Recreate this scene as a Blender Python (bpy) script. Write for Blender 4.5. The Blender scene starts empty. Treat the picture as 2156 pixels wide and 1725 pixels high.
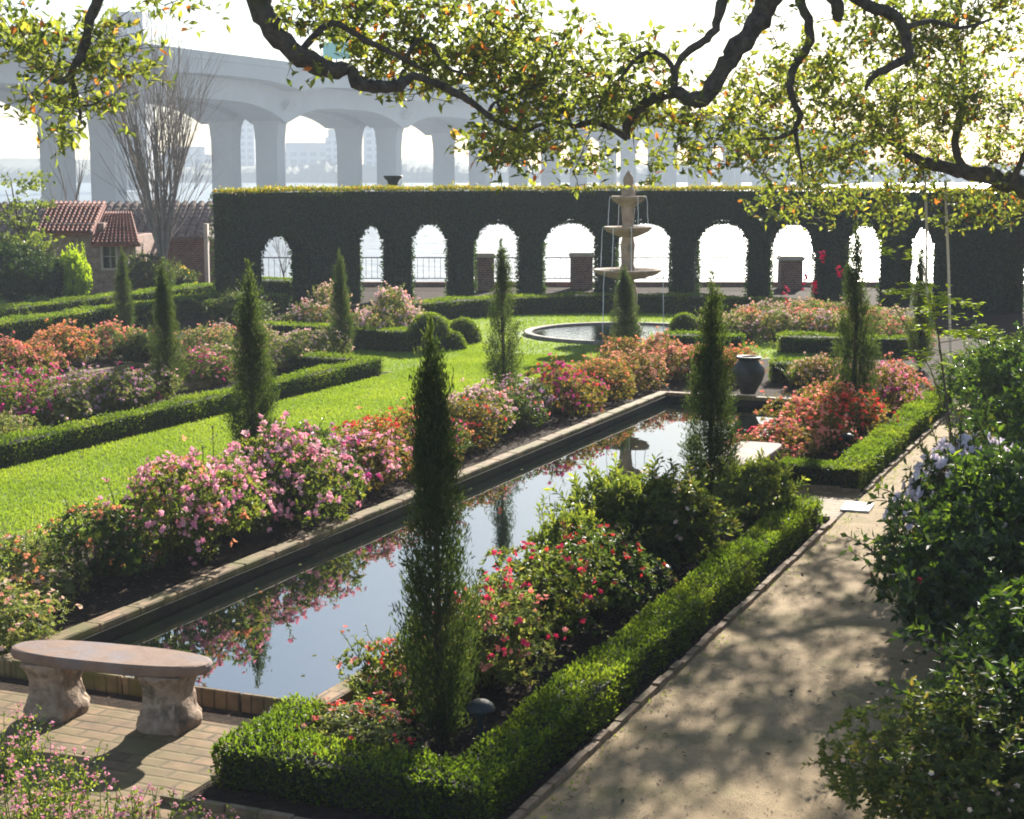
import bpy, math, random
import numpy as np
from mathutils import Vector, Matrix
rng = np.random.default_rng(11)
random.seed(5)
S = bpy.context.scene
COL = S.collection
R = math.radians

# ---------------------------------------------------------------- camera model
F, CX, CY, HZ, VPX, CAMH = 3440., 1078., 862.5, 360., 2540., 4.0
PIT = math.atan((CY-HZ)/F)
YAW = math.atan((VPX-CX)/math.hypot(F, CY-HZ))
FW = np.array([-math.sin(YAW), math.cos(YAW)])      # horizontal heading of the view
RT = np.array([math.cos(YAW), math.sin(YAW)])

def ray(vx, vy):
    u = (vx-CX)/F; v = (CY-vy)/F
    f = math.cos(PIT)+v*math.sin(PIT); z = -math.sin(PIT)+v*math.cos(PIT)
    return (FW[0]*f+RT[0]*u, FW[1]*f+RT[1]*u, z)
def G(vx, vy, z=0.):                                 # point of the ground seen there
    r = ray(vx, vy); t = (z-CAMH)/r[2]
    return (r[0]*t, r[1]*t, z)
def D(vx, vy, d):                                    # point at ground distance d
    r = ray(vx, vy); t = d/(r[0]*FW[0]+r[1]*FW[1])
    return (r[0]*t, r[1]*t, CAMH+r[2]*t)
def LF(lat, fwd, z=0.):                              # lateral / forward metres
    return (FW[0]*fwd+RT[0]*lat, FW[1]*fwd+RT[1]*lat, z)
def dist(p): return p[0]*FW[0]+p[1]*FW[1]

# ---------------------------------------------------------------- mesh building
class Geo:
    def __init__(s): s.v=[]; s.f=[]; s.n=0
    def add(s, verts, faces, mat=0, tint=0.5, smooth=False):
        verts=np.asarray(verts,float).reshape(-1,3); faces=np.asarray(faces,int)
        m=len(faces)
        t=np.full(m,tint,float) if np.isscalar(tint) else np.asarray(tint,float)
        s.v.append(verts); s.f.append((faces+s.n, np.full(m,mat), t, np.full(m,smooth)))
        s.n+=len(verts)
    def mesh(s, name, mats):
        me=bpy.data.meshes.new(name)
        V=np.concatenate(s.v); me.vertices.add(len(V)); me.vertices.foreach_set('co',V.ravel())
        li=np.concatenate([f[0].ravel() for f in s.f])
        tot=np.concatenate([np.full(len(f[0]),f[0].shape[1]) for f in s.f])
        st=np.concatenate([[0],np.cumsum(tot)[:-1]])
        me.loops.add(len(li)); me.loops.foreach_set('vertex_index',li.astype(np.int32))
        me.polygons.add(len(tot)); me.polygons.foreach_set('loop_start',st.astype(np.int32))
        me.polygons.foreach_set('material_index',np.concatenate([f[1] for f in s.f]).astype(np.int32))
        me.polygons.foreach_set('use_smooth',np.concatenate([f[3] for f in s.f]))
        for m in mats: me.materials.append(m)
        me.update(calc_edges=True)
        a=me.attributes.new('tint','FLOAT','FACE'); a.data.foreach_set('value',np.concatenate([f[2] for f in s.f]).astype(np.float32))
        return me
    def build(s, name, mats, parent=None, loc=(0,0,0), rz=0):
        if not isinstance(mats,(list,tuple)): mats=[mats]
        return link(name, s.mesh(name,mats), parent, loc, rz)

def link(name, data, parent=None, loc=(0,0,0), rz=0):
    o=bpy.data.objects.new(name,data); COL.objects.link(o)
    o.location=loc; o.rotation_euler=(0,0,rz)
    if parent: o.parent=parent
    return o
def tag(o, label=None, cat=None, group=None, kind=None):
    if label: o['label']=label
    if cat: o['category']=cat
    if group: o['group']=group
    if kind: o['kind']=kind
    return o
def thing(name, label, cat, loc=(0,0,0), rz=0, group=None):
    o=link(name,None,None,loc,rz); o.empty_display_size=.2
    return tag(o,label,cat,group)
def copy_tree(o, parent=None):
    c=o.copy(); COL.objects.link(c)
    if parent is not None: c.parent=parent
    for ch in list(o.children): copy_tree(ch,c)
    return c

def box(g, a, b, mat=0, tint=.5):
    x0,y0,z0=a; x1,y1,z1=b
    v=[(x0,y0,z0),(x1,y0,z0),(x1,y1,z0),(x0,y1,z0),(x0,y0,z1),(x1,y0,z1),(x1,y1,z1),(x0,y1,z1)]
    g.add(v,[(0,3,2,1),(4,5,6,7),(0,1,5,4),(1,2,6,5),(2,3,7,6),(3,0,4,7)],mat,tint)
def bbox(g, a, b, bev=.01, mat=0, tint=.5):            # box with bevelled edges
    x0,y0,z0=a; x1,y1,z1=b
    prof=[(bev,z0),(0,z0+bev),(0,z1-bev),(bev,z1)]
    V=[]
    for ins,z in prof:
        X0,X1,Y0,Y1=x0+ins,x1-ins,y0+ins,y1-ins
        c=bev if ins==0 else bev*.6
        V+=[(X0+c,Y0,z),(X1-c,Y0,z),(X1,Y0+c,z),(X1,Y1-c,z),(X1-c,Y1,z),(X0+c,Y1,z),(X0,Y1-c,z),(X0,Y0+c,z)]
    Fq=[]
    for k in range(3):
        for i in range(8):
            j=(i+1)%8; Fq.append((k*8+i,k*8+j,k*8+8+j,k*8+8+i))
    g.add(V,Fq,mat,tint)
    g.add(V[:8][::-1],[tuple(range(8))],mat,tint); g.add(V[24:],[tuple(range(8))],mat,tint)
def tube(g, pts, rad, sides=6, mat=0, tint=.5, cap=True, wob=0.):
    pts=np.asarray(pts,float); n=len(pts)
    rad=np.full(n,rad,float) if np.isscalar(rad) else np.asarray(rad,float)
    T=np.gradient(pts,axis=0); T/= np.linalg.norm(T,axis=1)[:,None]+1e-9
    up=np.array([0,0,1.]) if abs(T[0][2])<.9 else np.array([1.,0,0])
    V=[]; A=np.cross(T[0],up); A/=np.linalg.norm(A)
    ang=np.arange(sides)*2*math.pi/sides
    for i in range(n):
        A=A-T[i]*A.dot(T[i]); A/=np.linalg.norm(A)+1e-9; B=np.cross(T[i],A)
        r=rad[i]*(1+wob*rng.uniform(-1,1,sides)) if wob else np.full(sides,rad[i])
        V.append(pts[i]+(np.cos(ang)*r)[:,None]*A+(np.sin(ang)*r)[:,None]*B)
    V=np.concatenate(V); Fq=[]
    for i in range(n-1):
        for k in range(sides):
            j=(k+1)%sides; Fq.append((i*sides+k,i*sides+j,(i+1)*sides+j,(i+1)*sides+k))
    g.add(V,Fq,mat,tint,True)
    if cap and sides>2:
        g.add(V[:sides][::-1],[tuple(range(sides))],mat,tint); g.add(V[-sides:],[tuple(range(sides))],mat,tint)
def lathe(g, prof, seg=32, c=(0,0,0), mat=0, tint=.5, smooth=True, close=True):
    prof=np.asarray(prof,float); n=len(prof); ang=np.arange(seg)*2*math.pi/seg
    V=[]
    for r,z in prof: V.append(np.stack([c[0]+r*np.cos(ang),c[1]+r*np.sin(ang),np.full(seg,c[2]+z)],1))
    V=np.concatenate(V); Fq=[]
    for i in range(n-1):
        for k in range(seg):
            j=(k+1)%seg; Fq.append((i*seg+k,i*seg+j,(i+1)*seg+j,(i+1)*seg+k))
    g.add(V,Fq,mat,tint,smooth)
    if close:
        if prof[0][0]>1e-4: g.add(V[:seg][::-1],[tuple(range(seg))],mat,tint)
        if prof[-1][0]>1e-4: g.add(V[-seg:],[tuple(range(seg))],mat,tint)
def poly(g, pts, z, mat=0): g.add([(p[0],p[1],z) for p in pts],[tuple(range(len(pts)))],mat)
def unit(a): return a/(np.linalg.norm(a,axis=-1,keepdims=True)+1e-9)
def rdir(n): return unit(rng.normal(size=(n,3)))
def leaves(g, P, Dv, N, L, W, mat=0, tint=None, fold=.2):
    n=len(P); L=np.broadcast_to(L,(n,))[:,None]; W=np.broadcast_to(W,(n,))[:,None]
    Dv=unit(Dv); Sd=unit(np.cross(Dv,N)); Nn=unit(np.cross(Sd,Dv))
    V=np.stack([P, P+Dv*L*.48+Sd*W*.5+Nn*W*fold, P+Dv*L, P+Dv*L*.48-Sd*W*.5+Nn*W*fold],1).reshape(-1,3)
    g.add(V,np.arange(4*n).reshape(n,4),mat,rng.random(n) if tint is None else tint)
def blossoms(g, P, A, r, mat=0, tint=None):
    n=len(P); A=unit(A); t=unit(np.cross(A,rdir(n))); b=np.cross(A,t)
    r=np.broadcast_to(r,(n,)); tt=rng.random(n) if tint is None else tint
    for k in range(5):
        a=2*math.pi*k/5
        d=t*math.cos(a)+b*math.sin(a)
        leaves(g,P,d*.9+A*.5,A-d*.4,r,r*.95,mat,tt,.12)

# ---------------------------------------------------------------- materials
def nodes(name):
    m=bpy.data.materials.new(name); m.use_nodes=True; nt=m.node_tree; nt.nodes.clear()
    return m,nt,nt.nodes,nt.links
def ramp(nd, stops, interp='LINEAR'):
    r=nd.new('ShaderNodeValToRGB'); e=r.color_ramp; e.interpolation=interp
    while len(e.elements)<len(stops): e.elements.new(.5)
    for el,(p,c) in zip(e.elements,stops): el.position=p; el.color=(*c,1)
    return r
def leafmat(name, stops, trans=.4, rough=.5, spec=.3, tgain=(1.6,1.7,.7), refl=1.):
    m,nt,nd,ln=nodes(name)
    a=nd.new('ShaderNodeAttribute'); a.attribute_name='tint'; r=ramp(nd,stops); ln.new(a.outputs['Fac'],r.inputs[0])
    p=nd.new('ShaderNodeBsdfPrincipled'); p.inputs['Roughness'].default_value=rough; p.inputs['Specular IOR Level'].default_value=spec
    mr=nd.new('ShaderNodeMix'); mr.data_type='RGBA'; mr.blend_type='MULTIPLY'; mr.inputs[0].default_value=1; ln.new(r.outputs[0],mr.inputs[6]); mr.inputs[7].default_value=(refl,refl,refl,1); ln.new(mr.outputs[2],p.inputs['Base Color'])
    t=nd.new('ShaderNodeBsdfTranslucent'); mx=nd.new('ShaderNodeMix'); mx.data_type='RGBA'; mx.blend_type='MULTIPLY'; mx.inputs[0].default_value=1
    ln.new(r.outputs[0],mx.inputs[6]); mx.inputs[7].default_value=(*tgain,1); ln.new(mx.outputs[2],t.inputs['Color'])
    s=nd.new('ShaderNodeMixShader'); s.inputs[0].default_value=trans
    ln.new(p.outputs[0],s.inputs[1]); ln.new(t.outputs[0],s.inputs[2])
    o=nd.new('ShaderNodeOutputMaterial'); ln.new(s.outputs[0],o.inputs[0])
    return m
def solid(name, c1, c2=None, scale=8., rough=.8, bump=0., bscale=None, detail=6, c3=None, spec=.3, c3scale=1.2, c3lo=.5, c3hi=.65, metal=0.):
    m,nt,nd,ln=nodes(name)
    p=nd.new('ShaderNodeBsdfPrincipled'); p.inputs['Roughness'].default_value=rough; p.inputs['Specular IOR Level'].default_value=spec
    p.inputs['Metallic'].default_value=metal
    o=nd.new('ShaderNodeOutputMaterial'); ln.new(p.outputs[0],o.inputs[0])
    tc=nd.new('ShaderNodeNewGeometry')
    def noise(sc,det=detail):
        n=nd.new('ShaderNodeTexNoise'); n.inputs['Scale'].default_value=sc; n.inputs['Detail'].default_value=det; n.inputs['Roughness'].default_value=.65
        ln.new(tc.outputs['Position'],n.inputs['Vector']); return n
    if c2 is None: p.inputs['Base Color'].default_value=(*c1,1)
    else:
        n=noise(scale); r=ramp(nd,[(.32,c1),(.68,c2)]); ln.new(n.outputs[0],r.inputs[0]); out=r.outputs[0]
        if c3:
            n3=noise(c3scale); r3=ramp(nd,[(c3lo,(0,0,0)),(c3hi,(1,1,1))]); ln.new(n3.outputs[0],r3.inputs[0])
            mx=nd.new('ShaderNodeMix'); mx.data_type='RGBA'; ln.new(r3.outputs[0],mx.inputs[0]); ln.new(out,mx.inputs[6]); mx.inputs[7].default_value=(*c3,1); out=mx.outputs[2]
        ln.new(out,p.inputs['Base Color'])
    if bump:
        nb=noise(bscale or scale*3); b=nd.new('ShaderNodeBump'); b.inputs['Strength'].default_value=bump; b.inputs['Distance'].default_value=.02
        ln.new(nb.outputs[0],b.inputs['Height']); ln.new(b.outputs[0],p.inputs['Normal'])
    return m
def brickmat(name, c1, c2, mortar, w=.22, h=.075, moss=None, axis='XY', mscale=1.3, mlo=.48, mhi=.62, msize=.012):
    m,nt,nd,ln=nodes(name)
    p=nd.new('ShaderNodeBsdfPrincipled'); p.inputs['Roughness'].default_value=.85; p.inputs['Specular IOR Level'].default_value=.25
    o=nd.new('ShaderNodeOutputMaterial'); ln.new(p.outputs[0],o.inputs[0])
    tc=nd.new('ShaderNodeNewGeometry'); vec=tc.outputs['Position']
    if axis=='XZ':
        sx=nd.new('ShaderNodeSeparateXYZ'); cb=nd.new('ShaderNodeCombineXYZ'); ln.new(vec,sx.inputs[0])
        ad=nd.new('ShaderNodeMath'); ad.operation='ADD'; ln.new(sx.outputs[0],ad.inputs[0]); ln.new(sx.outputs[1],ad.inputs[1])
        ln.new(ad.outputs[0],cb.inputs[0]); ln.new(sx.outputs[2],cb.inputs[1]); vec=cb.outputs[0]
    nz=nd.new('ShaderNodeTexNoise'); nz.inputs['Scale'].default_value=3; ln.new(vec,nz.inputs['Vector'])
    va=nd.new('ShaderNodeVectorMath'); va.operation='MULTIPLY_ADD'; va.inputs[1].default_value=(.03,.03,.03); ln.new(nz.outputs['Color'],va.inputs[0]); ln.new(vec,va.inputs[2])
    b=nd.new('ShaderNodeTexBrick'); b.inputs['Scale'].default_value=1; b.inputs['Brick Width'].default_value=w; b.inputs['Row Height'].default_value=h
    b.inputs['Mortar Size'].default_value=msize; b.inputs['Mortar Smooth'].default_value=.4; b.inputs['Color1'].default_value=(*c1,1); b.inputs['Color2'].default_value=(*c2,1); b.inputs['Mortar'].default_value=(*mortar,1)
    ln.new(va.outputs[0],b.inputs['Vector']); out=b.outputs['Color']
    n=nd.new('ShaderNodeTexNoise'); n.inputs['Scale'].default_value=6; n.inputs['Detail'].default_value=8; ln.new(vec,n.inputs['Vector'])
    r=ramp(nd,[(.3,(.55,.55,.55)),(.7,(1.15,1.15,1.15))]); ln.new(n.outputs[0],r.inputs[0])
    mx=nd.new('ShaderNodeMix'); mx.data_type='RGBA'; mx.blend_type='MULTIPLY'; mx.inputs[0].default_value=1; ln.new(out,mx.inputs[6]); ln.new(r.outputs[0],mx.inputs[7]); out=mx.outputs[2]
    if moss:
        n3=nd.new('ShaderNodeTexNoise'); n3.inputs['Scale'].default_value=mscale; n3.inputs['Detail'].default_value=8; ln.new(vec,n3.inputs['Vector'])
        r3=ramp(nd,[(mlo,(0,0,0)),(mhi,(1,1,1))]); ln.new(n3.outputs[0],r3.inputs[0])
        m3=nd.new('ShaderNodeMix'); m3.data_type='RGBA'; ln.new(r3.outputs[0],m3.inputs[0]); ln.new(out,m3.inputs[6]); m3.inputs[7].default_value=(*moss,1); out=m3.outputs[2]
    ln.new(out,p.inputs['Base Color'])
    bp=nd.new('ShaderNodeBump'); bp.inputs['Strength'].default_value=.5; bp.inputs['Distance'].default_value=.01; bp.invert=True
    ln.new(b.outputs['Fac'],bp.inputs['Height']); b2=nd.new('ShaderNodeBump'); b2.inputs['Strength'].default_value=.4; b2.inputs['Distance'].default_value=.01
    ln.new(n.outputs[0],b2.inputs['Height']); ln.new(bp.outputs[0],b2.inputs['Normal']); ln.new(b2.outputs[0],p.inputs['Normal'])
    return m
def watermat(name, col, rough, wscale, strength, stretch=(1,1,1), dist_=.02, ior=1.333):
    m,nt,nd,ln=nodes(name)
    p=nd.new('ShaderNodeBsdfPrincipled'); p.inputs['Base Color'].default_value=(*col,1); p.inputs['Roughness'].default_value=rough; p.inputs['IOR'].default_value=ior; p.inputs['Specular IOR Level'].default_value=.5
    o=nd.new('ShaderNodeOutputMaterial'); ln.new(p.outputs[0],o.inputs[0])
    tc=nd.new('ShaderNodeNewGeometry'); mp=nd.new('ShaderNodeMapping'); mp.inputs['Scale'].default_value=stretch; ln.new(tc.outputs['Position'],mp.inputs[0])
    n=nd.new('ShaderNodeTexNoise'); n.inputs['Scale'].default_value=wscale; n.inputs['Detail'].default_value=3; ln.new(mp.outputs[0],n.inputs['Vector'])
    b=nd.new('ShaderNodeBump'); b.inputs['Strength'].default_value=strength; b.inputs['Distance'].default_value=dist_; ln.new(n.outputs[0],b.inputs['Height']); ln.new(b.outputs[0],p.inputs['Normal'])
    return m

M={}
M['box']=leafmat('boxwood_leaf',[(0,(.04,.065,.015)),(.6,(.075,.11,.024)),(1,(.14,.16,.035))],.42,.5,.15,(2.7,2.8,.7),.5)
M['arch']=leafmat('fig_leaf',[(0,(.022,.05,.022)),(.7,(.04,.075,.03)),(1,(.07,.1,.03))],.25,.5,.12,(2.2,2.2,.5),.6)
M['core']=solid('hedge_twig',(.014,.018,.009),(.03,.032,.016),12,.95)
M['azl']=leafmat('azalea_leaf',[(0,(.05,.075,.025)),(.55,(.09,.12,.035)),(.8,(.14,.15,.045)),(1,(.2,.14,.05))],.45,.5,.18,(2.1,2.1,.75),.75)
M['azr']=leafmat('azalea_leaf_bronze',[(0,(.06,.065,.025)),(.45,(.11,.11,.035)),(.8,(.2,.14,.045)),(1,(.32,.13,.05))],.45,.5,.18,(2.,1.9,.8),.75)
M['azd']=leafmat('azalea_leaf_dark',[(0,(.025,.045,.018)),(.6,(.05,.075,.025)),(1,(.1,.08,.035))],.4,.45,.25,(2.4,2.5,.8),.7)
M['azp']=leafmat('azalea_leaf_pale',[(0,(.08,.11,.045)),(.5,(.14,.17,.065)),(.8,(.2,.2,.08)),(1,(.26,.19,.09))],.42,.5,.18,(1.8,1.8,.8),.85)
M['cam']=leafmat('camellia_leaf',[(0,(.018,.036,.015)),(.6,(.04,.065,.022)),(.9,(.08,.115,.03)),(1,(.16,.18,.05))],.36,.35,.4,(2.6,2.9,.6),.65)
M['lime']=leafmat('lime_leaf',[(0,(.16,.24,.02)),(1,(.3,.38,.04))],.6,.5,.3,(1.7,1.7,.4))
M['brightleaf']=leafmat('bright_shrub_leaf',[(0,(.06,.09,.025)),(.6,(.11,.14,.04)),(1,(.21,.23,.06))],.45,.45,.25,(2.,2.,.7),.8)
M['cyp']=leafmat('cypress_spray',[(0,(.03,.05,.02)),(.6,(.055,.085,.03)),(1,(.12,.14,.06))],.3,.6,.08,(2.1,2.1,.85),.55)
M['oak']=leafmat('oak_leaf',[(0,(.05,.075,.025)),(.35,(.12,.145,.04)),(.65,(.2,.22,.055)),(.9,(.3,.28,.06)),(.985,(.42,.26,.05)),(1,(.42,.13,.04))],.58,.5,.2,(1.35,1.42,.62))
M['grass']=leafmat('grass_blade',[(0,(.11,.17,.03)),(.6,(.17,.24,.045)),(1,(.27,.31,.08))],.5,.6,.2,(1.5,1.5,.4))
M['strap']=leafmat('strap_leaf',[(0,(.06,.12,.03)),(1,(.16,.24,.05))],.45,.4,.4,(1.6,1.7,.5))
M['yellow']=leafmat('yellow_leaf',[(0,(.45,.36,.02)),(1,(.65,.5,.03))],.5,.5,.3,(1.3,1.2,.4))
FL={}
for k,c in dict(pink=((.76,.27,.4),(.88,.55,.62)),magenta=((.6,.04,.24),(.78,.12,.4)),palepink=((.72,.45,.5),(.85,.66,.66)),coral=((.8,.24,.18),(.9,.45,.36)),
    red=((.68,.05,.04),(.85,.13,.1)),orange=((.8,.3,.12),(.9,.46,.24)),salmon=((.75,.34,.22),(.85,.52,.36)),cream=((.72,.5,.38),(.85,.68,.55)),lilac=((.66,.6,.7),(.82,.78,.84)),mauve=((.55,.28,.42),(.72,.48,.6)),hotred=((.8,.04,.12),(.9,.1,.2))).items():
    FL[k]=leafmat('blossom_'+k,[(0,c[0]),(1,c[1])],.35,.6,.2,(1.1,1.0,1.0))
M['bark']=solid('oak_bark',(.03,.026,.023),(.12,.105,.09),11,.95,1.,34,c3=(.07,.075,.04),c3scale=3.,c3lo=.52,c3hi=.66)
M['greybark']=solid('grey_bark',(.16,.135,.12),(.28,.245,.225),12,.95)
M['twig']=solid('twig',(.06,.045,.03),(.12,.09,.06),20,.9)
M['mulch']=solid('bed_mulch',(.018,.013,.01),(.06,.042,.03),14,.95,.9,40,spec=.05)
M['lawn']=solid('lawn_turf',(.12,.18,.035),(.18,.24,.05),5,.9,.6,60,c3=(.24,.27,.05),c3scale=.7,c3lo=.5,c3hi=.75)
M['path']=solid('sand_path',(.235,.168,.09),(.36,.265,.15),4.5,.95,.8,70,detail=10,c3=(.19,.16,.065),c3scale=1.6,c3lo=.5,c3hi=.72)
M['terrace']=brickmat('old_brick_paving',(.27,.17,.09),(.17,.112,.062),(.12,.088,.045),.3,.145,(.14,.108,.045),'XY',2.6,.4,.66,.018)
M['coping']=brickmat('pool_coping_brick',(.3,.19,.105),(.22,.14,.08),(.12,.09,.05),.11,.3,(.12,.105,.03),'XY',2.3,.4,.62)
M['poolwall']=solid('pool_wall',(.008,.009,.007),(.03,.027,.02),4,.9,.6,20,c3=(.02,.026,.009),c3scale=2,spec=.1)
M['pool']=watermat('pool_water',(.006,.009,.007),.012,2.2,.04,ior=4.)
M['fwater']=watermat('fountain_water',(.01,.016,.014),.03,7,.35)
M['river']=watermat('river_water',(.05,.075,.085),.34,.35,.6,(1,1,1),.6,ior=3.2)
M['stone']=solid('bench_stone',(.17,.105,.075),(.25,.165,.12),5,.85,.25,30,c3=(.17,.15,.16),c3scale=2.4,c3lo=.45,c3hi=.65)
M['stonecut']=solid('carved_stone',(.19,.125,.09),(.4,.3,.215),11,.9,1.,14,c3=(.09,.075,.055),c3scale=6)
M['fstone']=solid('fountain_stone',(.3,.2,.13),(.46,.33,.22),6,.8,.4,20,c3=(.17,.15,.1),c3scale=2.5)
M['rim']=solid('basin_rim_stone',(.13,.115,.1),(.24,.21,.18),5,.8,.3,25)
M['spray']=solid('falling_water',(.85,.87,.9),None,rough=.25)
M['urn']=solid('dark_glazed_clay',(.016,.02,.017),(.05,.05,.04),6,.55,.4,20)
M['darkmetal']=solid('dark_green_metal',(.015,.018,.018),(.03,.034,.034),6,.55,spec=.3)
M['iron']=solid('black_iron',(.02,.02,.022),None,rough=.5)
M['brick']=brickmat('red_brick',(.22,.09,.07),(.17,.07,.055),(.3,.25,.22),.22,.075,None,'XZ')
M['pinkbrick']=brickmat('old_pink_brick',(.4,.24,.19),(.3,.18,.14),(.36,.28,.24),.22,.075,(.33,.24,.2),'XZ',2,.5,.7)
M['tile']=solid('clay_roof_tile',(.2,.05,.035),(.3,.1,.065),7,.85,.4,15,c3=(.09,.05,.045),c3scale=4)
M['oldtile']=solid('weathered_roof_tile',(.17,.115,.095),(.25,.18,.15),5,.85,.4,15,c3=(.12,.09,.08),c3scale=4)
M['glass']=solid('dark_pane',(.012,.013,.015),None,rough=.12,spec=.6)
M['trim']=solid('limestone_trim',(.42,.36,.3),(.52,.46,.38),6,.8)
M['concrete']=solid('bridge_concrete',(.29,.295,.3),(.36,.365,.37),.15,.85,.1,2)
M['teal']=solid('teal_sign_face',(.02,.36,.33),None,rough=.4)
M['facade']=None
M['shore']=solid('far_shore_ground',(.05,.06,.035),(.1,.1,.06),.05,.95)
M['white']=solid('white_board',(.78,.78,.76),(.84,.84,.82),8,.55)
M['rope']=solid('pale_rope',(.5,.46,.38),(.6,.56,.46),40,.9)
M['kerb']=solid('edging_brick',(.15,.1,.065),(.28,.2,.13),10,.9,.6,30,c3=(.12,.11,.05),c3scale=3)
def facade(name, wall, win, w, h):
    m,nt,nd,ln=nodes(name)
    p=nd.new('ShaderNodeBsdfPrincipled'); p.inputs['Roughness'].default_value=.7
    o=nd.new('ShaderNodeOutputMaterial'); ln.new(p.outputs[0],o.inputs[0])
    tc=nd.new('ShaderNodeTexCoord'); sx=nd.new('ShaderNodeSeparateXYZ'); cb=nd.new('ShaderNodeCombineXYZ'); ln.new(tc.outputs['Object'],sx.inputs[0])
    ad=nd.new('ShaderNodeMath'); ad.operation='ADD'; ln.new(sx.outputs[0],ad.inputs[0]); ln.new(sx.outputs[1],ad.inputs[1]); ln.new(ad.outputs[0],cb.inputs[0]); ln.new(sx.outputs[2],cb.inputs[1])
    b=nd.new('ShaderNodeTexBrick'); b.offset=0; b.inputs['Scale'].default_value=1; b.inputs['Brick Width'].default_value=w; b.inputs['Row Height'].default_value=h; b.inputs['Mortar Size'].default_value=h*.22; b.inputs['Mortar Smooth'].default_value=0
    b.inputs['Color1'].default_value=(*win,1); b.inputs['Color2'].default_value=(*[x*1.5 for x in win],1); b.inputs['Mortar'].default_value=(*wall,1); ln.new(cb.outputs[0],b.inputs['Vector']); ln.new(b.outputs['Color'],p.inputs['Base Color'])
    return m
M['facade']=facade('tower_facade',(.42,.43,.44),(.12,.15,.18),4.,3.4)
M['facade2']=facade('block_facade',(.36,.37,.37),(.13,.15,.17),5.,3.8)

# ---------------------------------------------------------------- layout numbers
FX, FY = -12.95, 38.1                     # fountain, on the garden's long axis
PX0,PX1,PY0,PY1 = -8.65,-5.95,10.2,27.65  # inner edges of the long pool
CO = .17                                  # coping width
CT = .1                                   # coping top
LX0,LX1,LY0,LY1 = 2*FX-PX1, 2*FX-PX0, PY0, PY1   # twin pool on the other side of the lawn

# ---------------------------------------------------------------- setting
def river_edge(lat): return LF(lat,58.5)
g=Geo()
E0,E1=river_edge(-58),river_edge(75)
a0,a1,b0,b1=LX0-.2,LX1+.2,PX0-.2,PX1+.2
def P4(x0,y0,x1,y1): poly(g,[(x0,y0),(x1,y0),(x1,y1),(x0,y1)],0)
P4(-90,-20,70,PY0-.15); P4(-90,PY0-.15,a0,PY1+.15); P4(a1,PY0-.15,b0,PY1+.15); P4(b1,PY0-.15,70,PY1+.15)
# beyond the pools up to the river wall
g.add([(-90,PY1+.15,0),(70,PY1+.15,0),(E1[0],E1[1],0),(E0[0],E0[1],0)],[(0,1,2,3)])
g.add([(-90,-20,0),(70,-20,0),(-90,-20,-.4),(70,-20,-.4)],[(0,2,3,1)])
tag(g.build('ground',M['mulch']),kind='structure')
g=Geo(); L0,L1=LF(-58,58.52),LF(75,58.52)
g.add([(L0[0],L0[1],-3),(L1[0],L1[1],-3),(L1[0],L1[1],.0),(L0[0],L0[1],.0)],[(0,1,2,3)])
tag(g.build('river_bank',M['poolwall']),kind='structure')
g=Geo(); q=[LF(-900,58.6),LF(900,58.6),LF(900,900),LF(-900,900)]
poly(g,q,-1.6); tag(g.build('river',M['river']),kind='structure')
# far bank: low rough terrain with a wooded outline
g=Geo(); n=900; lats=np.linspace(-700,700,n)
front=770+np.cumsum(rng.normal(0,.6,n)); V=[];Fq=[]
prof=[(0,-1.7),(4,-.6),(9,3.),(16,5.),(40,6.5),(90,7)]
for i in range(n):
    hh=.75+.25*math.sin(i*.05)+.2*math.sin(i*.31)+.55*rng.random()
    for dx,z in prof:
        V.append(LF(lats[i],front[i]+dx,z*hh if z>0 else z))
m=len(prof)
for i in range(n-1):
    for k in range(m-1): Fq.append((i*m+k,(i+1)*m+k,(i+1)*m+k+1,i*m+k+1))
g.add(V,Fq); tag(g.build('far_shore',M['shore']),kind='structure')

# lawn: the straight run between the beds opening into the round lawn of the fountain
LXa,LXb,RL=-14.72,-11.0,5.9
ya=FY-math.sqrt(RL**2-(LXa-FX)**2); yb=FY-math.sqrt(RL**2-(LXb-FX)**2)
an0=math.atan2(yb-FY,LXb-FX); an1=math.atan2(-math.sqrt(RL**2-4.65**2),-4.65)
arc=[(FX+RL*math.cos(t),FY+RL*math.sin(t)) for t in np.linspace(an0,an1+2*math.pi if an1<an0 else an1,60)]
lawn=[(LXa,9.0),(LXb,9.0)]+arc+[(FX-4.65,29.0),(LXa,29.0)]
g=Geo(); poly(g,lawn,.006); tag(g.build('lawn',M['lawn']),kind='structure')
g=Geo(); poly(g,[(-52,30),(-29.6,30),(-29.9,44),(-52,50)],.006); tag(g.build('upper_lawn',M['lawn']),kind='structure')
g=Geo()
def blades(n, x0,x1,y0,y1, test=None, L=.045, W=.014):
    P=np.stack([rng.uniform(x0,x1,n),rng.uniform(y0,y1,n),np.full(n,.004)],1)
    if test is not None: P=P[test(P)]
    n=len(P); d=unit(np.stack([rng.normal(0,.5,n),rng.normal(0,.5,n),np.ones(n)],1))
    nn=np.stack([rng.normal(size=n),rng.normal(size=n),np.zeros(n)],1)
    leaves(g,P,d,nn,rng.uniform(.6,1.3,n)*L,W,0,np.clip(.5*rng.random(n)+.25+.22*np.sin(P[:,0]*2.1+1.7*np.sin(P[:,1]*.9))*np.sin(P[:,1]*1.3+P[:,0]),0,1))
blades(165000,LXa,LXb,9.05,33)
blades(60000,FX-RL,FX+RL,FY-RL,FY+RL,lambda P:(((P[:,0]-FX)**2+(P[:,1]-FY)**2<RL**2)&((P[:,0]-FX)**2+(P[:,1]-FY)**2>2.75**2)),.05,.02)
blades(16000,FX-4.65,LXa,29.0,34.6)
blades(9000,-40,-29.9,33,44,None,.06,.03)
tag(g.build('grass',M['grass']),'short bright green grass of the lawn between the beds','grass',kind='stuff')
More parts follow.
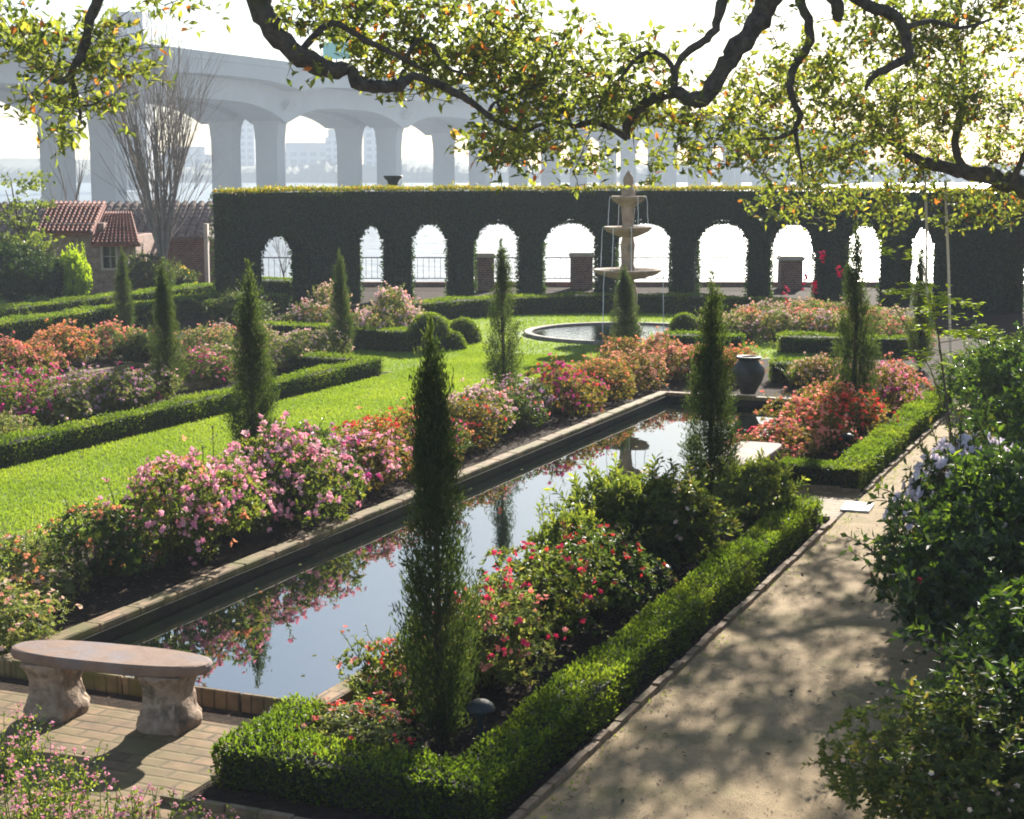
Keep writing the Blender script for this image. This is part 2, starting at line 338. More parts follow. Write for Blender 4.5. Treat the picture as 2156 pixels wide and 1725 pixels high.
g=Geo(); poly(g,[(-3.70,2),(-.7,2),(-.7,30),(3.,34),(3.,48),(-3.1,48),(-3.70,32)],.005); tag(g.build('sand_path',M['path']),kind='structure')
g=Geo(); poly(g,[(-16,2),(-3.74,2),(-3.74,8.42),(-5.86,8.42),(-5.86,9.76),(-16,9.76)],.005)
poly(g,[(-5.5,18.42),(-3.74,18.42),(-3.74,20.26),(-5.5,20.26)],.005); tag(g.build('brick_paving',M['terrace']),kind='structure')
# kerbs: single bricks on edge along the beds
g=Geo()
def kerb(p,q,wd=.055,h=.05):
    p=np.array(p);q=np.array(q); L=np.linalg.norm(q-p); n=max(1,int(L/.22)); d=(q-p)/L; s=np.array([-d[1],d[0]])
    for i in range(n):
        c0=p+d*(L*i/n+.006); c1=p+d*(L*(i+1)/n-.006); hh=h+rng.uniform(-.012,.012); o=rng.uniform(-.008,.008)
        V=[(*(c0+s*(o-wd/2)),0),(*(c1+s*(o-wd/2)),0),(*(c1+s*(o+wd/2)),0),(*(c0+s*(o+wd/2)),0)]
        V+=[(v[0],v[1],hh) for v in V]
        g.add(V,[(4,5,6,7),(0,1,5,4),(1,2,6,5),(2,3,7,6),(3,0,4,7)])
kerb((-3.72,8.36),(-3.72,18.45)); kerb((-5.95,8.36),(-3.78,8.36)); kerb((-3.72,20.3),(-3.72,29)); kerb((-5.0,20.24),(-3.78,20.24)); kerb((-5.45,18.46),(-3.78,18.46))
tag(g.build('kerb',M['kerb']),kind='structure')

g=Geo(); n=5200; P=np.stack([rng.uniform(-3.66,-.6,n),9+18*rng.random(n)**1.6,np.full(n,.008)],1)
for k in range(2):
    m=n//2; Q=P[k*m:(k+1)*m]; d=rng.normal(size=(m,3)); d[:,2]*=.15; leaves(g,Q,d,np.tile([0,0,1.],(m,1)),rng.uniform(.006,.02,m)*(1 if k else 1.6),rng.uniform(.005,.012,m),k,None,.35)
n=260; P=np.stack([rng.uniform(-3.6,-1.,n),rng.uniform(9,24,n),np.full(n,.012)],1); d=rng.normal(size=(n,3)); d[:,2]=.1; leaves(g,P,d,np.tile([0,0,1.],(n,1))+rng.normal(0,.3,(n,3)),rng.uniform(.04,.07,n),.025,2)
n=420; P=np.stack([rng.uniform(-3.69,-3.52,n),9+15*rng.random(n),np.full(n,.008)],1); d=rng.normal(size=(n,3)); d[:,2]=.5; leaves(g,P,d,rdir(n),rng.uniform(.02,.045,n),.012,3)
M['grit']=solid('grit',(.2,.16,.11),(.45,.38,.28),60); M['grit2']=solid('dark_grit',(.06,.045,.03),(.16,.12,.08),60)
tag(g.build('path_gravel',[M['grit'],M['grit2'],M['twig'],M['grass']]),'loose grit and fallen leaves on the sand path','gravel',kind='stuff')
g=Geo(); n=5200; P=np.stack([rng.uniform(-11.1,PX0-.22,n),rng.uniform(10,28.5,n),np.full(n,.008)],1); d=rng.normal(size=(n,3)); d[:,2]*=.3; leaves(g,P,d,np.tile([0,0,1.],(n,1))+rng.normal(0,.4,(n,3)),rng.uniform(.025,.06,n),.02)
n=1600; P=np.stack([rng.uniform(-5.7,-4.2,n),rng.uniform(9.1,18.3,n),np.full(n,.008)],1); d=rng.normal(size=(n,3)); d[:,2]*=.3; leaves(g,P,d,np.tile([0,0,1.],(n,1))+rng.normal(0,.4,(n,3)),rng.uniform(.025,.06,n),.02)
n=170; P=np.stack([rng.uniform(LXa,LXb,n),rng.uniform(12,36,n),np.full(n,.05)],1); d=rng.normal(size=(n,3)); d[:,2]*=.3; leaves(g,P,d,np.tile([0,0,1.],(n,1))+rng.normal(0,.4,(n,3)),rng.uniform(.04,.07,n),.03)
M['litter']=leafmat('dry_litter',[(0,(.05,.03,.02)),(.6,(.14,.085,.06)),(1,(.3,.16,.15))],.1,.8,.1)
tag(g.build('leaf_litter',M['litter']),'dry leaf litter and petals strewn over the bed soil','litter',kind='stuff')

# ---------------------------------------------------------------- pools
def pool(label, x0,x1,y0,y1):
    t=thing('reflecting_pool',label,'garden pool',((x0+x1)/2,(y0+y1)/2,0)); ox,oy=t.location.x,t.location.y
    g=Geo(); X0,X1,Y0,Y1=x0-ox,x1-ox,y0-oy,y1-oy
    def cop(a,b):                     # coping slabs, slightly uneven
        (ax,ay),(bx,by)=a,b
        if bx-ax>by-ay:
            n=int((bx-ax)/.6)+1; xs=np.linspace(ax,bx,n+1)
            for i in range(n): bbox(g,(xs[i]+.003,ay,-.3),(xs[i+1]-.003,by,CT+rng.uniform(-.006,.006)),.012)
        else:
            n=int((by-ay)/.6)+1; ys=np.linspace(ay,by,n+1)
            for i in range(n): bbox(g,(ax,ys[i]+.003,-.3),(bx,ys[i+1]-.003,CT+rng.uniform(-.006,.006)),.012)
    cop((X0-CO,Y0-CO+.12),(X0,Y1+CO)); cop((X1,Y0-CO+.12),(X1+CO,Y1+CO)); cop((X0+.002,Y0-CO+.12),(X1-.002,Y0)); cop((X0+.002,Y1),(X1-.002,Y1+CO))
    g.build('coping',M['coping'],t)
    g=Geo()
    for a,b in [((X0-.04,Y0,-.5),(X0+.025,Y1,.035)),((X1-.025,Y0,-.5),(X1+.04,Y1,.035)),((X0+.03,Y1-.025,-.5),(X1-.03,Y1+.04,.035)),((X0+.03,Y0-.04,-.5),(X1-.03,Y0+.025,.035))]: box(g,a,b)
    g.build('inner_wall',M['poolwall'],t)
    g=Geo(); g.add([(X0,Y0,-.075),(X1,Y0,-.075),(X1,Y1,-.075),(X0,Y1,-.075)],[(0,1,2,3)]); g.build('water',M['pool'],t)
    return t
pool('long still pool with brick coping mirroring the sky, behind the oval bench',PX0,PX1,PY0,PY1)
pool('second long pool across the lawn, half hidden among azaleas',LX0,LX1,LY0,LY1)
g=Geo(); n=60
P=np.stack([rng.uniform(PX0+.1,PX1-.1,n),rng.uniform(PY0+.3,PY1-.5,n),np.full(n,-.071)],1)
leaves(g,P,np.stack([rng.normal(size=n),rng.normal(size=n),np.zeros(n)],1),np.tile([0,0,1.],(n,1)),.06,.03,0,None,.02)
tag(g.build('fallen_leaves',M['oak']),'scattered dry leaves floating on the long pool','leaves',kind='stuff')

# ---------------------------------------------------------------- hedges
def offset_line(pts, off, closed=False):
    pts=np.asarray(pts,float); n=len(pts); out=[]
    for i in range(n):
        d0=unit(pts[i]-pts[i-1]) if i>0 else None; d1=unit(pts[i+1]-pts[i]) if i<n-1 else None
        if d0 is None: d0=d1
        if d1 is None: d1=d0
        n0=np.array([-d0[1],d0[0]]); n1=np.array([-d1[1],d1[0]]); m=unit(n0+n1); k=1/max(.4,m.dot(n0))
        out.append(pts[i]+m*off*k)
    return np.array(out)
def wob(P, a=.02, f=2.3):
    return a*(np.sin(P[:,0]*f+1.3*np.sin(P[:,1]*f*.7))+np.sin(P[:,1]*f*1.3+P[:,0]*.6*f))*.7
def hedge(name, label, pts, w, h, L=.03, dens=2200, mat='box', z0=0., cat='hedge'):
    g=Geo(); pts=np.asarray(pts,float); i=.04
    A=offset_line(pts,w/2); B=offset_line(pts,-w/2); a=offset_line(pts,w/2-i); b=offset_line(pts,-w/2+i); n=len(pts)
    def ext(X):                      # pull the core in at both ends
        X=X.copy(); X[0]+=unit(X[1]-X[0])*i; X[-1]-=unit(X[-1]-X[-2])*i; return X
    a,b=ext(a),ext(b); zt=z0+h-i
    V=[];Fq=[]
    for k in range(n): V+=[(*a[k],z0),(*a[k],zt),(*b[k],zt),(*b[k],z0)]
    for k in range(n-1):
        o=4*k; Fq+=[(o,o+1,o+5,o+4),(o+1,o+2,o+6,o+5),(o+2,o+3,o+7,o+6)]
    Fq+=[(0,3,2,1),(4*n-4,4*n-3,4*n-2,4*n-1)]
    g.add(V,Fq,1)
    def scatter(p0,p1,q0,q1,nrm,up):  # bilinear patch p0-p1 bottom edge, q0-q1 top edge
        p0,p1,q0,q1=[np.array(x,float) for x in (p0,p1,q0,q1)]
        area=(np.linalg.norm(p1-p0)+np.linalg.norm(q1-q0))/2*np.linalg.norm((q0+q1-p0-p1)/2)
        m=int(area*dens); 
        if m<1: return
        u=rng.random(m)[:,None]; v=rng.random(m)[:,None]
        P=(p0*(1-u)+p1*u)*(1-v)+(q0*(1-u)+q1*u)*v
        N=np.tile(np.array(nrm,float),(m,1)); P=P+N*(wob(P,.026)+wob(P*3.1,.012)+rng.normal(-.012,.016,m)+(rng.random(m)<.06)*rng.uniform(0,.05,m))[:,None]
        Dv=N*rng.uniform(.1,.9,(m,1))+rng.normal(0,.6,(m,3))+np.array([0,0,up])
        leaves(g,P,Dv,N+rng.normal(0,.5,(m,3)),rng.uniform(.7,1.3,m)*L,L*.6,0,np.clip(.6*rng.random(m)+.2+.25*np.sin(P[:,0]*4.1+1.3*P[:,1])*np.sin(P[:,1]*3.3),0,1))
    for k in range(n-1):
        for X,sg in ((A,1),(B,-1)):
            d=unit(X[k+1]-X[k]); nr=np.array([-d[1],d[0],0])*sg
            scatter((*X[k],z0),(*X[k+1],z0),(*X[k],z0+h),(*X[k+1],z0+h),nr,.5)
        scatter((*A[k],z0+h),(*A[k+1],z0+h),(*B[k],z0+h),(*B[k+1],z0+h),(0,0,1),.4)
    for k,s in ((0,-1),(n-1,1)):
        d=unit(pts[1]-pts[0]) if k==0 else unit(pts[-1]-pts[-2])
        scatter((*A[k],z0),(*B[k],z0),(*A[k],z0+h),(*B[k],z0+h),(d[0]*s,d[1]*s,0),.5)
    return tag(g.build(name,[M[mat],M['core']]),label,cat)
hedge('box_hedge','clipped box hedge round the near bed, beside the sunlit sand path',[(-5.6,9.72),(-5.6,8.88),(-4.02,8.88),(-4.02,18.28)],.37,.28,.034,3200)
hedge('box_hedge','sunlit yellow-green box hedge round the coral azalea bed beyond the far bench',[(-4.85,20.56),(-3.98,20.56),(-3.98,28.8)],.38,.3,.034,3000)
hedge('box_hedge','long low box hedge along the lawn, dark shaded side to the grass',[(-15.02,12),(-15.02,28.55),(-16.9,28.55)],.36,.33,.036,2000)
q=G(600,622,.55)
hedge('box_hedge','deep dark-faced hedge below the brick garden house, nearer the flower beds',[(-25.6,22),(-25.6,39.4),(q[0],q[1])],.75,.56,.05,900)
hedge('box_hedge','thin lower hedge beside the upper lawn, nearest the garden house',[(-28.9,25),(-28.95,44.2)],.6,.45,.05,900)
hedge('box_hedge','curved low hedge sweeping behind the tiered fountain',[(FX+6.55*math.sin(R(a)),FY+6.55*math.cos(R(a))) for a in range(-78,62,5)],.65,.5,.05,900)
def vline(ps): return [G(*p)[:2] for p in ps]
hedge('box_hedge','dark low hedge beneath pale azaleas, behind the big urn',vline([(1640,742),(1915,748)]),.5,.4,.045,1100)
hedge('box_hedge','short dark hedge under the clipped ball, beside the fountain pool',vline([(1400,734),(1565,738)]),.5,.36,.045,1100)
hedge('box_hedge','low hedge with sunlit top just behind the urn',vline([(1622,803),(1752,806)]),.5,.4,.045,1100)
hedge('box_hedge','dark hedge in front of the shadowed wing of the arcade, behind a cypress',vline([(548,716),(705,722)]),.5,.42,.045,1100)
hedge('box_hedge','dark clipped edging under the tall pale pink azalea near the topiary',vline([(748,736),(872,742)]),.5,.5,.045,1100)
q0,q1=D(535,640,51.5),D(650,640,51.5)
hedge('box_hedge','small grey-green hedge seen through the lone arch of the shadowed wing',[q0[:2],q1[:2]],.6,.62,.05,900)

# arched arcade hedge: a path with solid piers and arched openings
def arcade():
    Rr=12.8; th=.85
    ops=[(-59.7,-54.4),(-51.4,-44.8),(-41.6,-34.3),(-31.2,-23.1),(-20.3,-12.3),(-8.8,-1.1),(1.7,8.6),(12.6,18.9),(21.9,27.2),(39.5,45)]
    H=3.42; crown=2.42; spring=1.45
    def pt(a,r): return np.array([FX+r*math.sin(R(a)),FY+r*math.cos(R(a))])
    # stations: list of (inner xy, outer xy, bottom z)
    def bz(a):
        for l,r in ops:
            if l<a<r:
                u=abs((a-(l+r)/2)/((r-l)/2)); return spring+(crown-spring)*math.sqrt(max(0,1-u**2.2))
        return 0.
    st=[]
    wl=np.array(G(497,660)[:2]); c0=pt(-62.6,Rr-th/2)
    wd=c0-wl; WL=np.linalg.norm(wd); wn=np.array([-wd[1],wd[0]])/WL      # points away from the camera side
    o_l,o_r=.247,.67                # opening in the wing as fractions
    for u in np.arange(0,1,.02):
        z=0.
        if o_l<u<o_r:
            k=abs((u-(o_l+o_r)/2)/((o_r-o_l)/2)); z=spring-.1+(crown-.1-spring)*math.sqrt(max(0,1-k**2.2))
        st.append((wl+wd*u, wl+wd*u+wn*th, z))
    for a in np.arange(-62.6,52,.4): st.append((pt(a,Rr-th/2),pt(a,Rr+th/2),bz(a)))
    return st,H
st,H=arcade()
g=Geo(); ins=.05
leafN=0
def addq(p,q,r,s_,mat=1): g.add([p,q,r,s_],[(0,1,2,3)],mat)
def scat(p0,p1,z0a,z0b,z1,nrm,dens,L,band=None):
    ln=np.linalg.norm(p1-p0); zc=min(z0a,z0b); area=ln*(z1-zc); m=rng.poisson(area*dens)
    if m<1: return
    u=rng.random(m); z=rng.uniform(zc,z1,m); k=z>=(z0a*(1-u)+z0b*u); u,z=u[k],z[k]; m=len(u)
    if m<1: return
    P=np.stack([p0[0]*(1-u)+p1[0]*u,p0[1]*(1-u)+p1[1]*u,z],1); N=np.tile(np.array([nrm[0],nrm[1],0.]),(m,1))
    P=P+N*(wob(P,.05,1.1)+wob(P+P[:,[2,2,2]]*1.7,.035,3.)+rng.normal(0,.035,m)+(rng.random(m)<.04)*rng.uniform(0,.14,m))[:,None]
    leaves(g,P,N*.4+rng.normal(0,.5,(m,3))+np.array([0,0,-.5]),N+rng.normal(0,.5,(m,3)),rng.uniform(.7,1.3,m)*L,L*.55,0,np.clip(.55*rng.random(m)+.25+.28*np.sin(P[:,0]*1.9+P[:,2]*2.3)*np.sin(P[:,1]*1.7-P[:,2]*1.1+1),0,1))
for i in range(len(st)-1):
    (a0,b0,z0),(a1,b1,z1)=st[i],st[i+1]
    nin=unit(a0-b0); d=(a1-a0)
    if np.linalg.norm(d)<1e-4: continue
    A0,A1,B0,B1=a0-nin*ins,a1-nin*ins,b0+nin*ins,b1+nin*ins; T=H-ins
    k0=z0+(ins if z0>0 else 0); k1=z1+(ins if z1>0 else 0)
    if (z0==0)!=(z1==0):             # jamb between a pier and an opening
        k0=k1=0 if False else max(k0,k1)
        pz=A0 if z0==0 else A1; qz=B0 if z0==0 else B1
        g.add([(*pz,0),(*pz,k0),(*qz,k0),(*qz,0)],[(0,1,2,3)],1)
        m=rng.poisson(np.linalg.norm(a0-b0)*max(z0,z1)*500); u=rng.random(m); P=np.stack([pz[0]*(1-u)+qz[0]*u,pz[1]*(1-u)+qz[1]*u,rng.uniform(0,max(z0,z1),m)],1)
        sd=unit(d)*(1 if z0==0 else -1); N=np.tile([sd[0],sd[1],0.],(m,1)); P=P+N*rng.normal(.03,.035,m)[:,None]
        leaves(g,P,N*.8+rng.normal(0,.5,(m,3)),N+rng.normal(0,.5,(m,3)),rng.uniform(.7,1.5,m)*.085,.045)
        if z0==0 and z1>0: 
            pass
    addq((*A0,k0),(*A1,k1),(*A1,T),(*A0,T)); addq((*B1,k1),(*B0,k0),(*B0,T),(*B1,T)); addq((*A0,T),(*A1,T),(*B1,T),(*B0,T))
    if z0>0 or z1>0:
        addq((*A1,k1),(*A0,k0),(*B0,k0),(*B1,k1))
        m=rng.poisson(np.linalg.norm(d)*.9*600); u=rng.random(m); v=rng.random(m)
        if m:
            P=np.stack([(a0[0]*(1-u)+a1[0]*u)*(1-v)+(b0[0]*(1-u)+b1[0]*u)*v,(a0[1]*(1-u)+a1[1]*u)*(1-v)+(b0[1]*(1-u)+b1[1]*u)*v,np.full(m,max(z0,z1))+rng.normal(0,.03,m)],1)
            leaves(g,P,rng.normal(0,.6,(m,3))-np.array([0,0,.8]),rdir(m),rng.uniform(.7,1.5,m)*.08,.045)
    zz0,zz1=(z0,z1) if (z0>0)==(z1>0) else (max(z0,z1),)*2
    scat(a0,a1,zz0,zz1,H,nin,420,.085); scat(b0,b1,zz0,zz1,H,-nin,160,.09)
    m=rng.poisson(np.linalg.norm(d)*.85*650); u=rng.random(m); v=rng.random(m)
    if m:
        P=np.stack([(a0[0]*(1-u)+a1[0]*u)*(1-v)+(b0[0]*(1-u)+b1[0]*u)*v,(a0[1]*(1-u)+a1[1]*u)*(1-v)+(b0[1]*(1-u)+b1[1]*u)*v,np.full(m,H)+rng.normal(0,.035,m)+.03*np.sin((a0[0]*(1-u)+a1[0]*u)*2.1)*np.sin((a0[1])*1.3)+(rng.random(m)<.03)*rng.uniform(0,.16,m)],1)
        leaves(g,P,rng.normal(0,.6,(m,3))+np.array([0,0,.6]),np.tile([0,0,1.],(m,1))+rng.normal(0,.4,(m,3)),rng.uniform(.7,1.3,m)*.085,.05,2)
# end face
for a0,b0 in ((st[0][0],st[0][1]),(st[-1][0],st[-1][1])):
    g.add([(*a0,0),(*b0,0),(*b0,H-ins),(*a0,H-ins)],[(0,1,2,3)],1)
    N0=unit(a0-b0); sd=np.array([N0[1],-N0[0]])*(1 if a0 is st[0][0] else -1)
    scat(a0,b0,0,0,H,-unit(st[1][0]-st[0][0]) if a0 is st[0][0] else unit(st[-1][0]-st[-2][0]),420,.085)
M['archtop']=leafmat('fig_leaf_new',[(0,(.09,.11,.02)),(.7,(.18,.19,.03)),(1,(.36,.2,.04))],.5,.5,.3,(1.8,1.7,.5))
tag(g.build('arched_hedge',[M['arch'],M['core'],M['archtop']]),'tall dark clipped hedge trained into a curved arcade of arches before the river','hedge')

# topiary
def topiary(label, vx, vy, r, sq=1., dome=False):
    g=Geo(); p=G(vx,vy); n=int(r*r*12.6*1500)
    d=rdir(n); d[:,2]=np.abs(d[:,2])*1.0-(.0 if dome else .95*rng.random(n)*(rng.random(n)<.5)); d=unit(d)
    base=0.02 if dome else r*sq*.95
    P=d*np.array([r,r,r*sq*(1.3 if dome else 1)])*(1+rng.normal(0,.03,n))[:,None]+np.array([0,0,base])
    leaves(g,P,d*.5+rng.normal(0,.6,(n,3)),d+rng.normal(0,.5,(n,3)),rng.uniform(.7,1.3,n)*.045,.026)
    th=np.linspace(-math.pi/2 if not dome else 0,math.pi/2,9); k=.93
    lathe(g,[(max(r*k*math.cos(t),1e-3),base+r*sq*k*(1.3 if dome else 1)*math.sin(t)) for t in th],16,(0,0,0),1)
    tag(g.build('topiary_ball',[M['box'],M['core']],None,p),label,'topiary')
topiary('clipped topiary ball directly behind the large cypress tip, beside the lawn',905,738,.43,1.)
topiary('rounded topiary dome nearest the round pool, its crown rim-lit by sun',975,722,.42,1.,True)
topiary('smaller squat topiary mound between the two topiary balls, at the lawn edge',950,736,.33,.9,True)
topiary('low dark topiary dome behind the other clipped balls',922,708,.42,.8,True)
topiary('single clipped ball among pink azaleas, beyond the fountain pool',1441,717,.33,1.)

# ---------------------------------------------------------------- arche-plants
def lobes(Rr, H, k, flat=.9):
    c=[(0,0,H*.5,min(Rr,H*.5)*.9)]
    for i in range(k):
        a=2*math.pi*i/k+random.uniform(-.4,.4); rr=random.uniform(.28,.58)*Rr; q=random.uniform(.4,.78)*Rr
        c.append((q*math.cos(a),q*math.sin(a),random.uniform(.35,.95)*(H-rr),rr))
    for i in range(max(2,k//2)):
        a=random.uniform(0,6.3); rr=random.uniform(.3,.45)*Rr; q=random.uniform(.0,.45)*Rr
        c.append((q*math.cos(a),q*math.sin(a),H-rr*random.uniform(.9,1.3),rr))
    return np.array(c)
def shell(n, lb, zmin=.05, depth=.12):
    out=[];nor=[]; tot=0
    while tot<n:
        k=rng.choice(len(lb),n*2,p=lb[:,3]**2/np.sum(lb[:,3]**2)); d=rdir(n*2); r=lb[k,3]*(1-np.abs(rng.normal(0,depth,n*2)))
        P=lb[k,:3]+d*r[:,None]
        dd=np.linalg.norm(P[:,None,:]-lb[None,:,:3],axis=2)/lb[None,:,3]; dd[np.arange(len(P)),k]=9
        ok=(dd.min(1)>.82)&(P[:,2]>zmin); out.append(P[ok]); nor.append(d[ok]); tot+=ok.sum()
    return np.concatenate(out)[:n],np.concatenate(nor)[:n]
def whorl(g, P, N, m, L, W, mat=0, up=.5, spread=.8):
    n=len(P); ax=unit(N+np.array([0,0,up])+rng.normal(0,.35,(n,3))); t=unit(np.cross(ax,rdir(n))); b=np.cross(ax,t); ti=rng.random(n)
    for k in range(m):
        a=2*math.pi*k/m+rng.uniform(-.5,.5,n); d=t*np.cos(a)[:,None]+b*np.sin(a)[:,None]
        leaves(g,P,d*spread+ax*rng.uniform(.2,.9,(n,1)),ax+rng.normal(0,.2,(n,3)),rng.uniform(.65,1.25,n)*L,W,mat,np.clip(ti*.7+rng.random(n)*.3,0,1))
def stems(g, lb, n, r=.006, mat=0):
    for i in range(n):
        k=rng.integers(len(lb)); c=lb[k,:3]+rdir(1)[0]*lb[k,3]*.7
        if c[2]<.05: c[2]=.1
        b=np.array([rng.normal(0,.015),rng.normal(0,.015),-.02]); md=b*.5+c*.5+np.array([0,0,-.05])+rng.normal(0,.03,3)
        tube(g,[b,md,c],[r*1.6,r,r*.5],4,mat,.5,False)
def shoots(g, gs, lb, n, l0, l1, L, W, nl=12, up=.35, r=.004):
    P,N=shell(n,lb,.2,.05); D_=unit(N+np.array([0,0,up])+rng.normal(0,.3,(n,3))); ln=rng.uniform(l0,l1,n); tips=P+D_*ln[:,None]
    for i in range(n):
        bend=rng.normal(0,.12*ln[i],3)
        tube(gs,[P[i]-D_[i]*.12,P[i]+D_[i]*ln[i]*.5+bend,tips[i]],[r*1.5,r,r*.5],3,0,.5,False)
        u=np.linspace(.15,1.05,nl); q=P[i]+D_[i]*(ln[i]*u)[:,None]+bend*(4*u*(1-u))[:,None]; a=np.arange(nl)*2.4+rng.uniform(0,6)
        t=unit(np.cross(D_[i],rdir(1)[0])); b=np.cross(D_[i],t); dv=t*np.cos(a)[:,None]+b*np.sin(a)[:,None]+D_[i]*.7
        leaves(g,q,dv,D_[i]+rng.normal(0,.25,(nl,3)),rng.uniform(.7,1.2,nl)*L,W)
    return tips,D_
class Arch: pass
def make_azalea(seed, Rr=.6, H=.8, ncl=620, nfl=250, L=.052, W=.019):
    random.seed(seed); lb=lobes(Rr,H,6); a=Arch()
    g=Geo(); P,N=shell(ncl,lb); whorl(g,P,N,6,L,W)
    P,N=shell(ncl//2,lb*np.array([.8,.8,.85,.72])); whorl(g,P,N,5,L*1.2,W*1.5)
    gs=Geo(); tips,td=shoots(g,g,lb,42,.06,.2,L,W,9)
    a.fol=g.mesh('azalea_foliage',[M['azl']])
    g=gs; stems(g,lb,26); a.stem=g.mesh('azalea_stem',[M['twig']])
    a.fl=[]
    for frac in (.72,.36,.12):
        g=Geo(); n=int(nfl*frac); P,N=shell(n*3,lb,.12*H,.04)
        w=np.clip(N[:,2]+.5,0.02,1)*(.12+.88*(np.sin(P[:,0]*9+seed)+np.sin(P[:,1]*8+seed*2)>.1)); k=rng.choice(len(P),n,False,w/w.sum()); P,N=P[k],N[k]
        n=int(n*.8); P=P[:n]; N=N[:n]; blossoms(g,P+N*.025,N+np.array([0,0,.35])+rng.normal(0,.35,(n,3)),rng.uniform(.7,1.2,n)*.032)
        
        for q_ in range(2):
            P2=P+rng.normal(0,.024,P.shape); blossoms(g,P2+N*.02,N+rng.normal(0,.5,(n,3)),rng.uniform(.7,1.1,n)*.03)
        kk=rng.random(len(tips))<min(1,frac*1.2); P=np.repeat(tips[kk],2,0); blossoms(g,P+rng.normal(0,.018,P.shape),np.repeat(td[kk],2,0)+rng.normal(0,.5,P.shape),.034)
        a.fl.append(g.mesh('azalea_blossoms',[FL['pink']]))
    return a
AZ=[make_azalea(s) for s in (1,2,3,4,5)]
naz=[0]
def azalea(label, x, y, rs, hs, col, leaf='azl', dens=0, col2=None, grp=None, z=0., name='azalea_bush'):
    a=AZ[naz[0]%len(AZ)]; naz[0]+=1
    t=thing(name,label,'azalea',(x,y,z),random.uniform(0,6.28),grp); t.scale=(rs/.6,rs/.6,hs/.8)
    f=link('foliage',a.fol,t); f.material_slots[0].link='OBJECT'; f.material_slots[0].material=M[leaf]
    link('stems',a.stem,t)
    if col:
        b=link('blossoms',a.fl[dens],t); b.material_slots[0].link='OBJECT'; b.material_slots[0].material=FL[col]
    if col2:
        b=link('blossoms',AZ[(naz[0]+1)%len(AZ)].fl[2],t,(0,0,.0)); b.scale=(.95,.95,.97); b.material_slots[0].link='OBJECT'; b.material_slots[0].material=FL[col2]
        b['label']='scattered '+{'hotred':'red'}.get(col2,col2)+' blossoms'
    return t
ORD='first second third fourth fifth sixth seventh eighth ninth tenth eleventh twelfth thirteenth fourteenth fifteenth sixteenth seventeenth eighteenth nineteenth twentieth'.split()

# lawn-side bank of the long pool, from the oval bench outwards
bank=[  # x, y, r, h, colour, leaf, dens, col2, look
 (-9.75,10.75,.62,.62,'cream','azp',2,'salmon','pale green azalea with few cream flowers'),
 (-10.35,11.75,.7,.8,'cream','azp',2,'orange','pale green azalea with cream flowers'),
 (-10.25,12.8,.66,.78,'orange','azd',2,None,'dark azalea with few orange flowers'),
 (-10.0,13.9,.7,.9,'pink','azl',0,'orange','pink and orange flowered azalea'),
 (-10.3,15.0,.74,.86,'pink','azl',0,None,'thickly blossoming pink azalea'),
 (-10.05,16.1,.72,.88,'pink','azl',0,'palepink','full pink azalea'),
 (-10.3,17.1,.66,.82,'mauve','azd',1,'magenta','mauve pink azalea'),
 (-10.0,18.1,.7,.8,'pink','azr',0,'orange','pink azalea with orange sprays'),
 (-10.45,19.0,.66,.84,'red','azr',1,'orange','scarlet flowered azalea'),
 (-10.0,19.6,.58,.62,'magenta','azd',1,None,'low magenta azalea'),
 (-10.4,20.3,.66,.78,'orange','azr',1,'red','orange bronze azalea'),
 (-10.2,21.3,.6,.7,'red','azr',2,None,'rust leaved azalea with few red flowers'),
 (-10.3,22.2,.66,.86,'palepink','azl',0,'pink','light pink azalea'),
 (-10.1,23.2,.62,.72,'coral','azd',2,'mauve','dark azalea with sparse coral flowers'),
 (-10.35,24.1,.64,.78,'mauve','azd',1,'lilac','dusky lilac azalea'),
 (-10.1,25.1,.62,.72,'magenta','azr',1,'red','magenta azalea with red sprays'),
 (-10.3,26.0,.62,.76,'magenta','azl',1,'pink','bright magenta azalea'),
 (-10.1,26.9,.58,.66,'orange','azr',1,None,'amber orange azalea'),
 (-10.35,27.7,.6,.7,'salmon','azr',1,'orange','salmon and bronze azalea'),
 (-10.0,28.7,.62,.68,'salmon','azr',0,None,'dense salmon azalea')]
for i,(x,y,r,h,c,lf,d,c2,look) in enumerate(bank):
    x+=.42; q_=rng.uniform(.82,1.12); r*=q_; h*=q_*rng.uniform(.9,1.12)
    azalea(f'{look}, {ORD[i]} on the pool\'s lawn bank from the bench',x,y,r,h,c,lf,d,c2,'azaleas on the lawn bank of the long pool')
# bed between the pool and the path hedge
azalea('low fine-leaved azalea with red flowers in the near hedged corner',-5.12,9.45,.5,.42,'red','azp',2,'coral','azaleas in the near hedged bed')
azalea('olive azalea with coral flowers against the big near cypress, pool side',-5.25,10.35,.42,.6,'coral','azl',2,'red','azaleas in the near hedged bed')
azalea('pale olive azalea with red flowers just past the big near cypress',-4.95,11.3,.62,.85,'hotred','azp',2,'coral','azaleas in the near hedged bed')
azalea('olive leaved azalea dotted red beside the second mushroom lamp',-5.1,12.7,.7,.8,'hotred','azl',2,None,'azaleas in the near hedged bed')
azalea('dark bronze azalea almost without flowers in the middle of the hedged bed',-4.95,13.7,.66,.78,'red','azd',2,None,'azaleas in the near hedged bed')
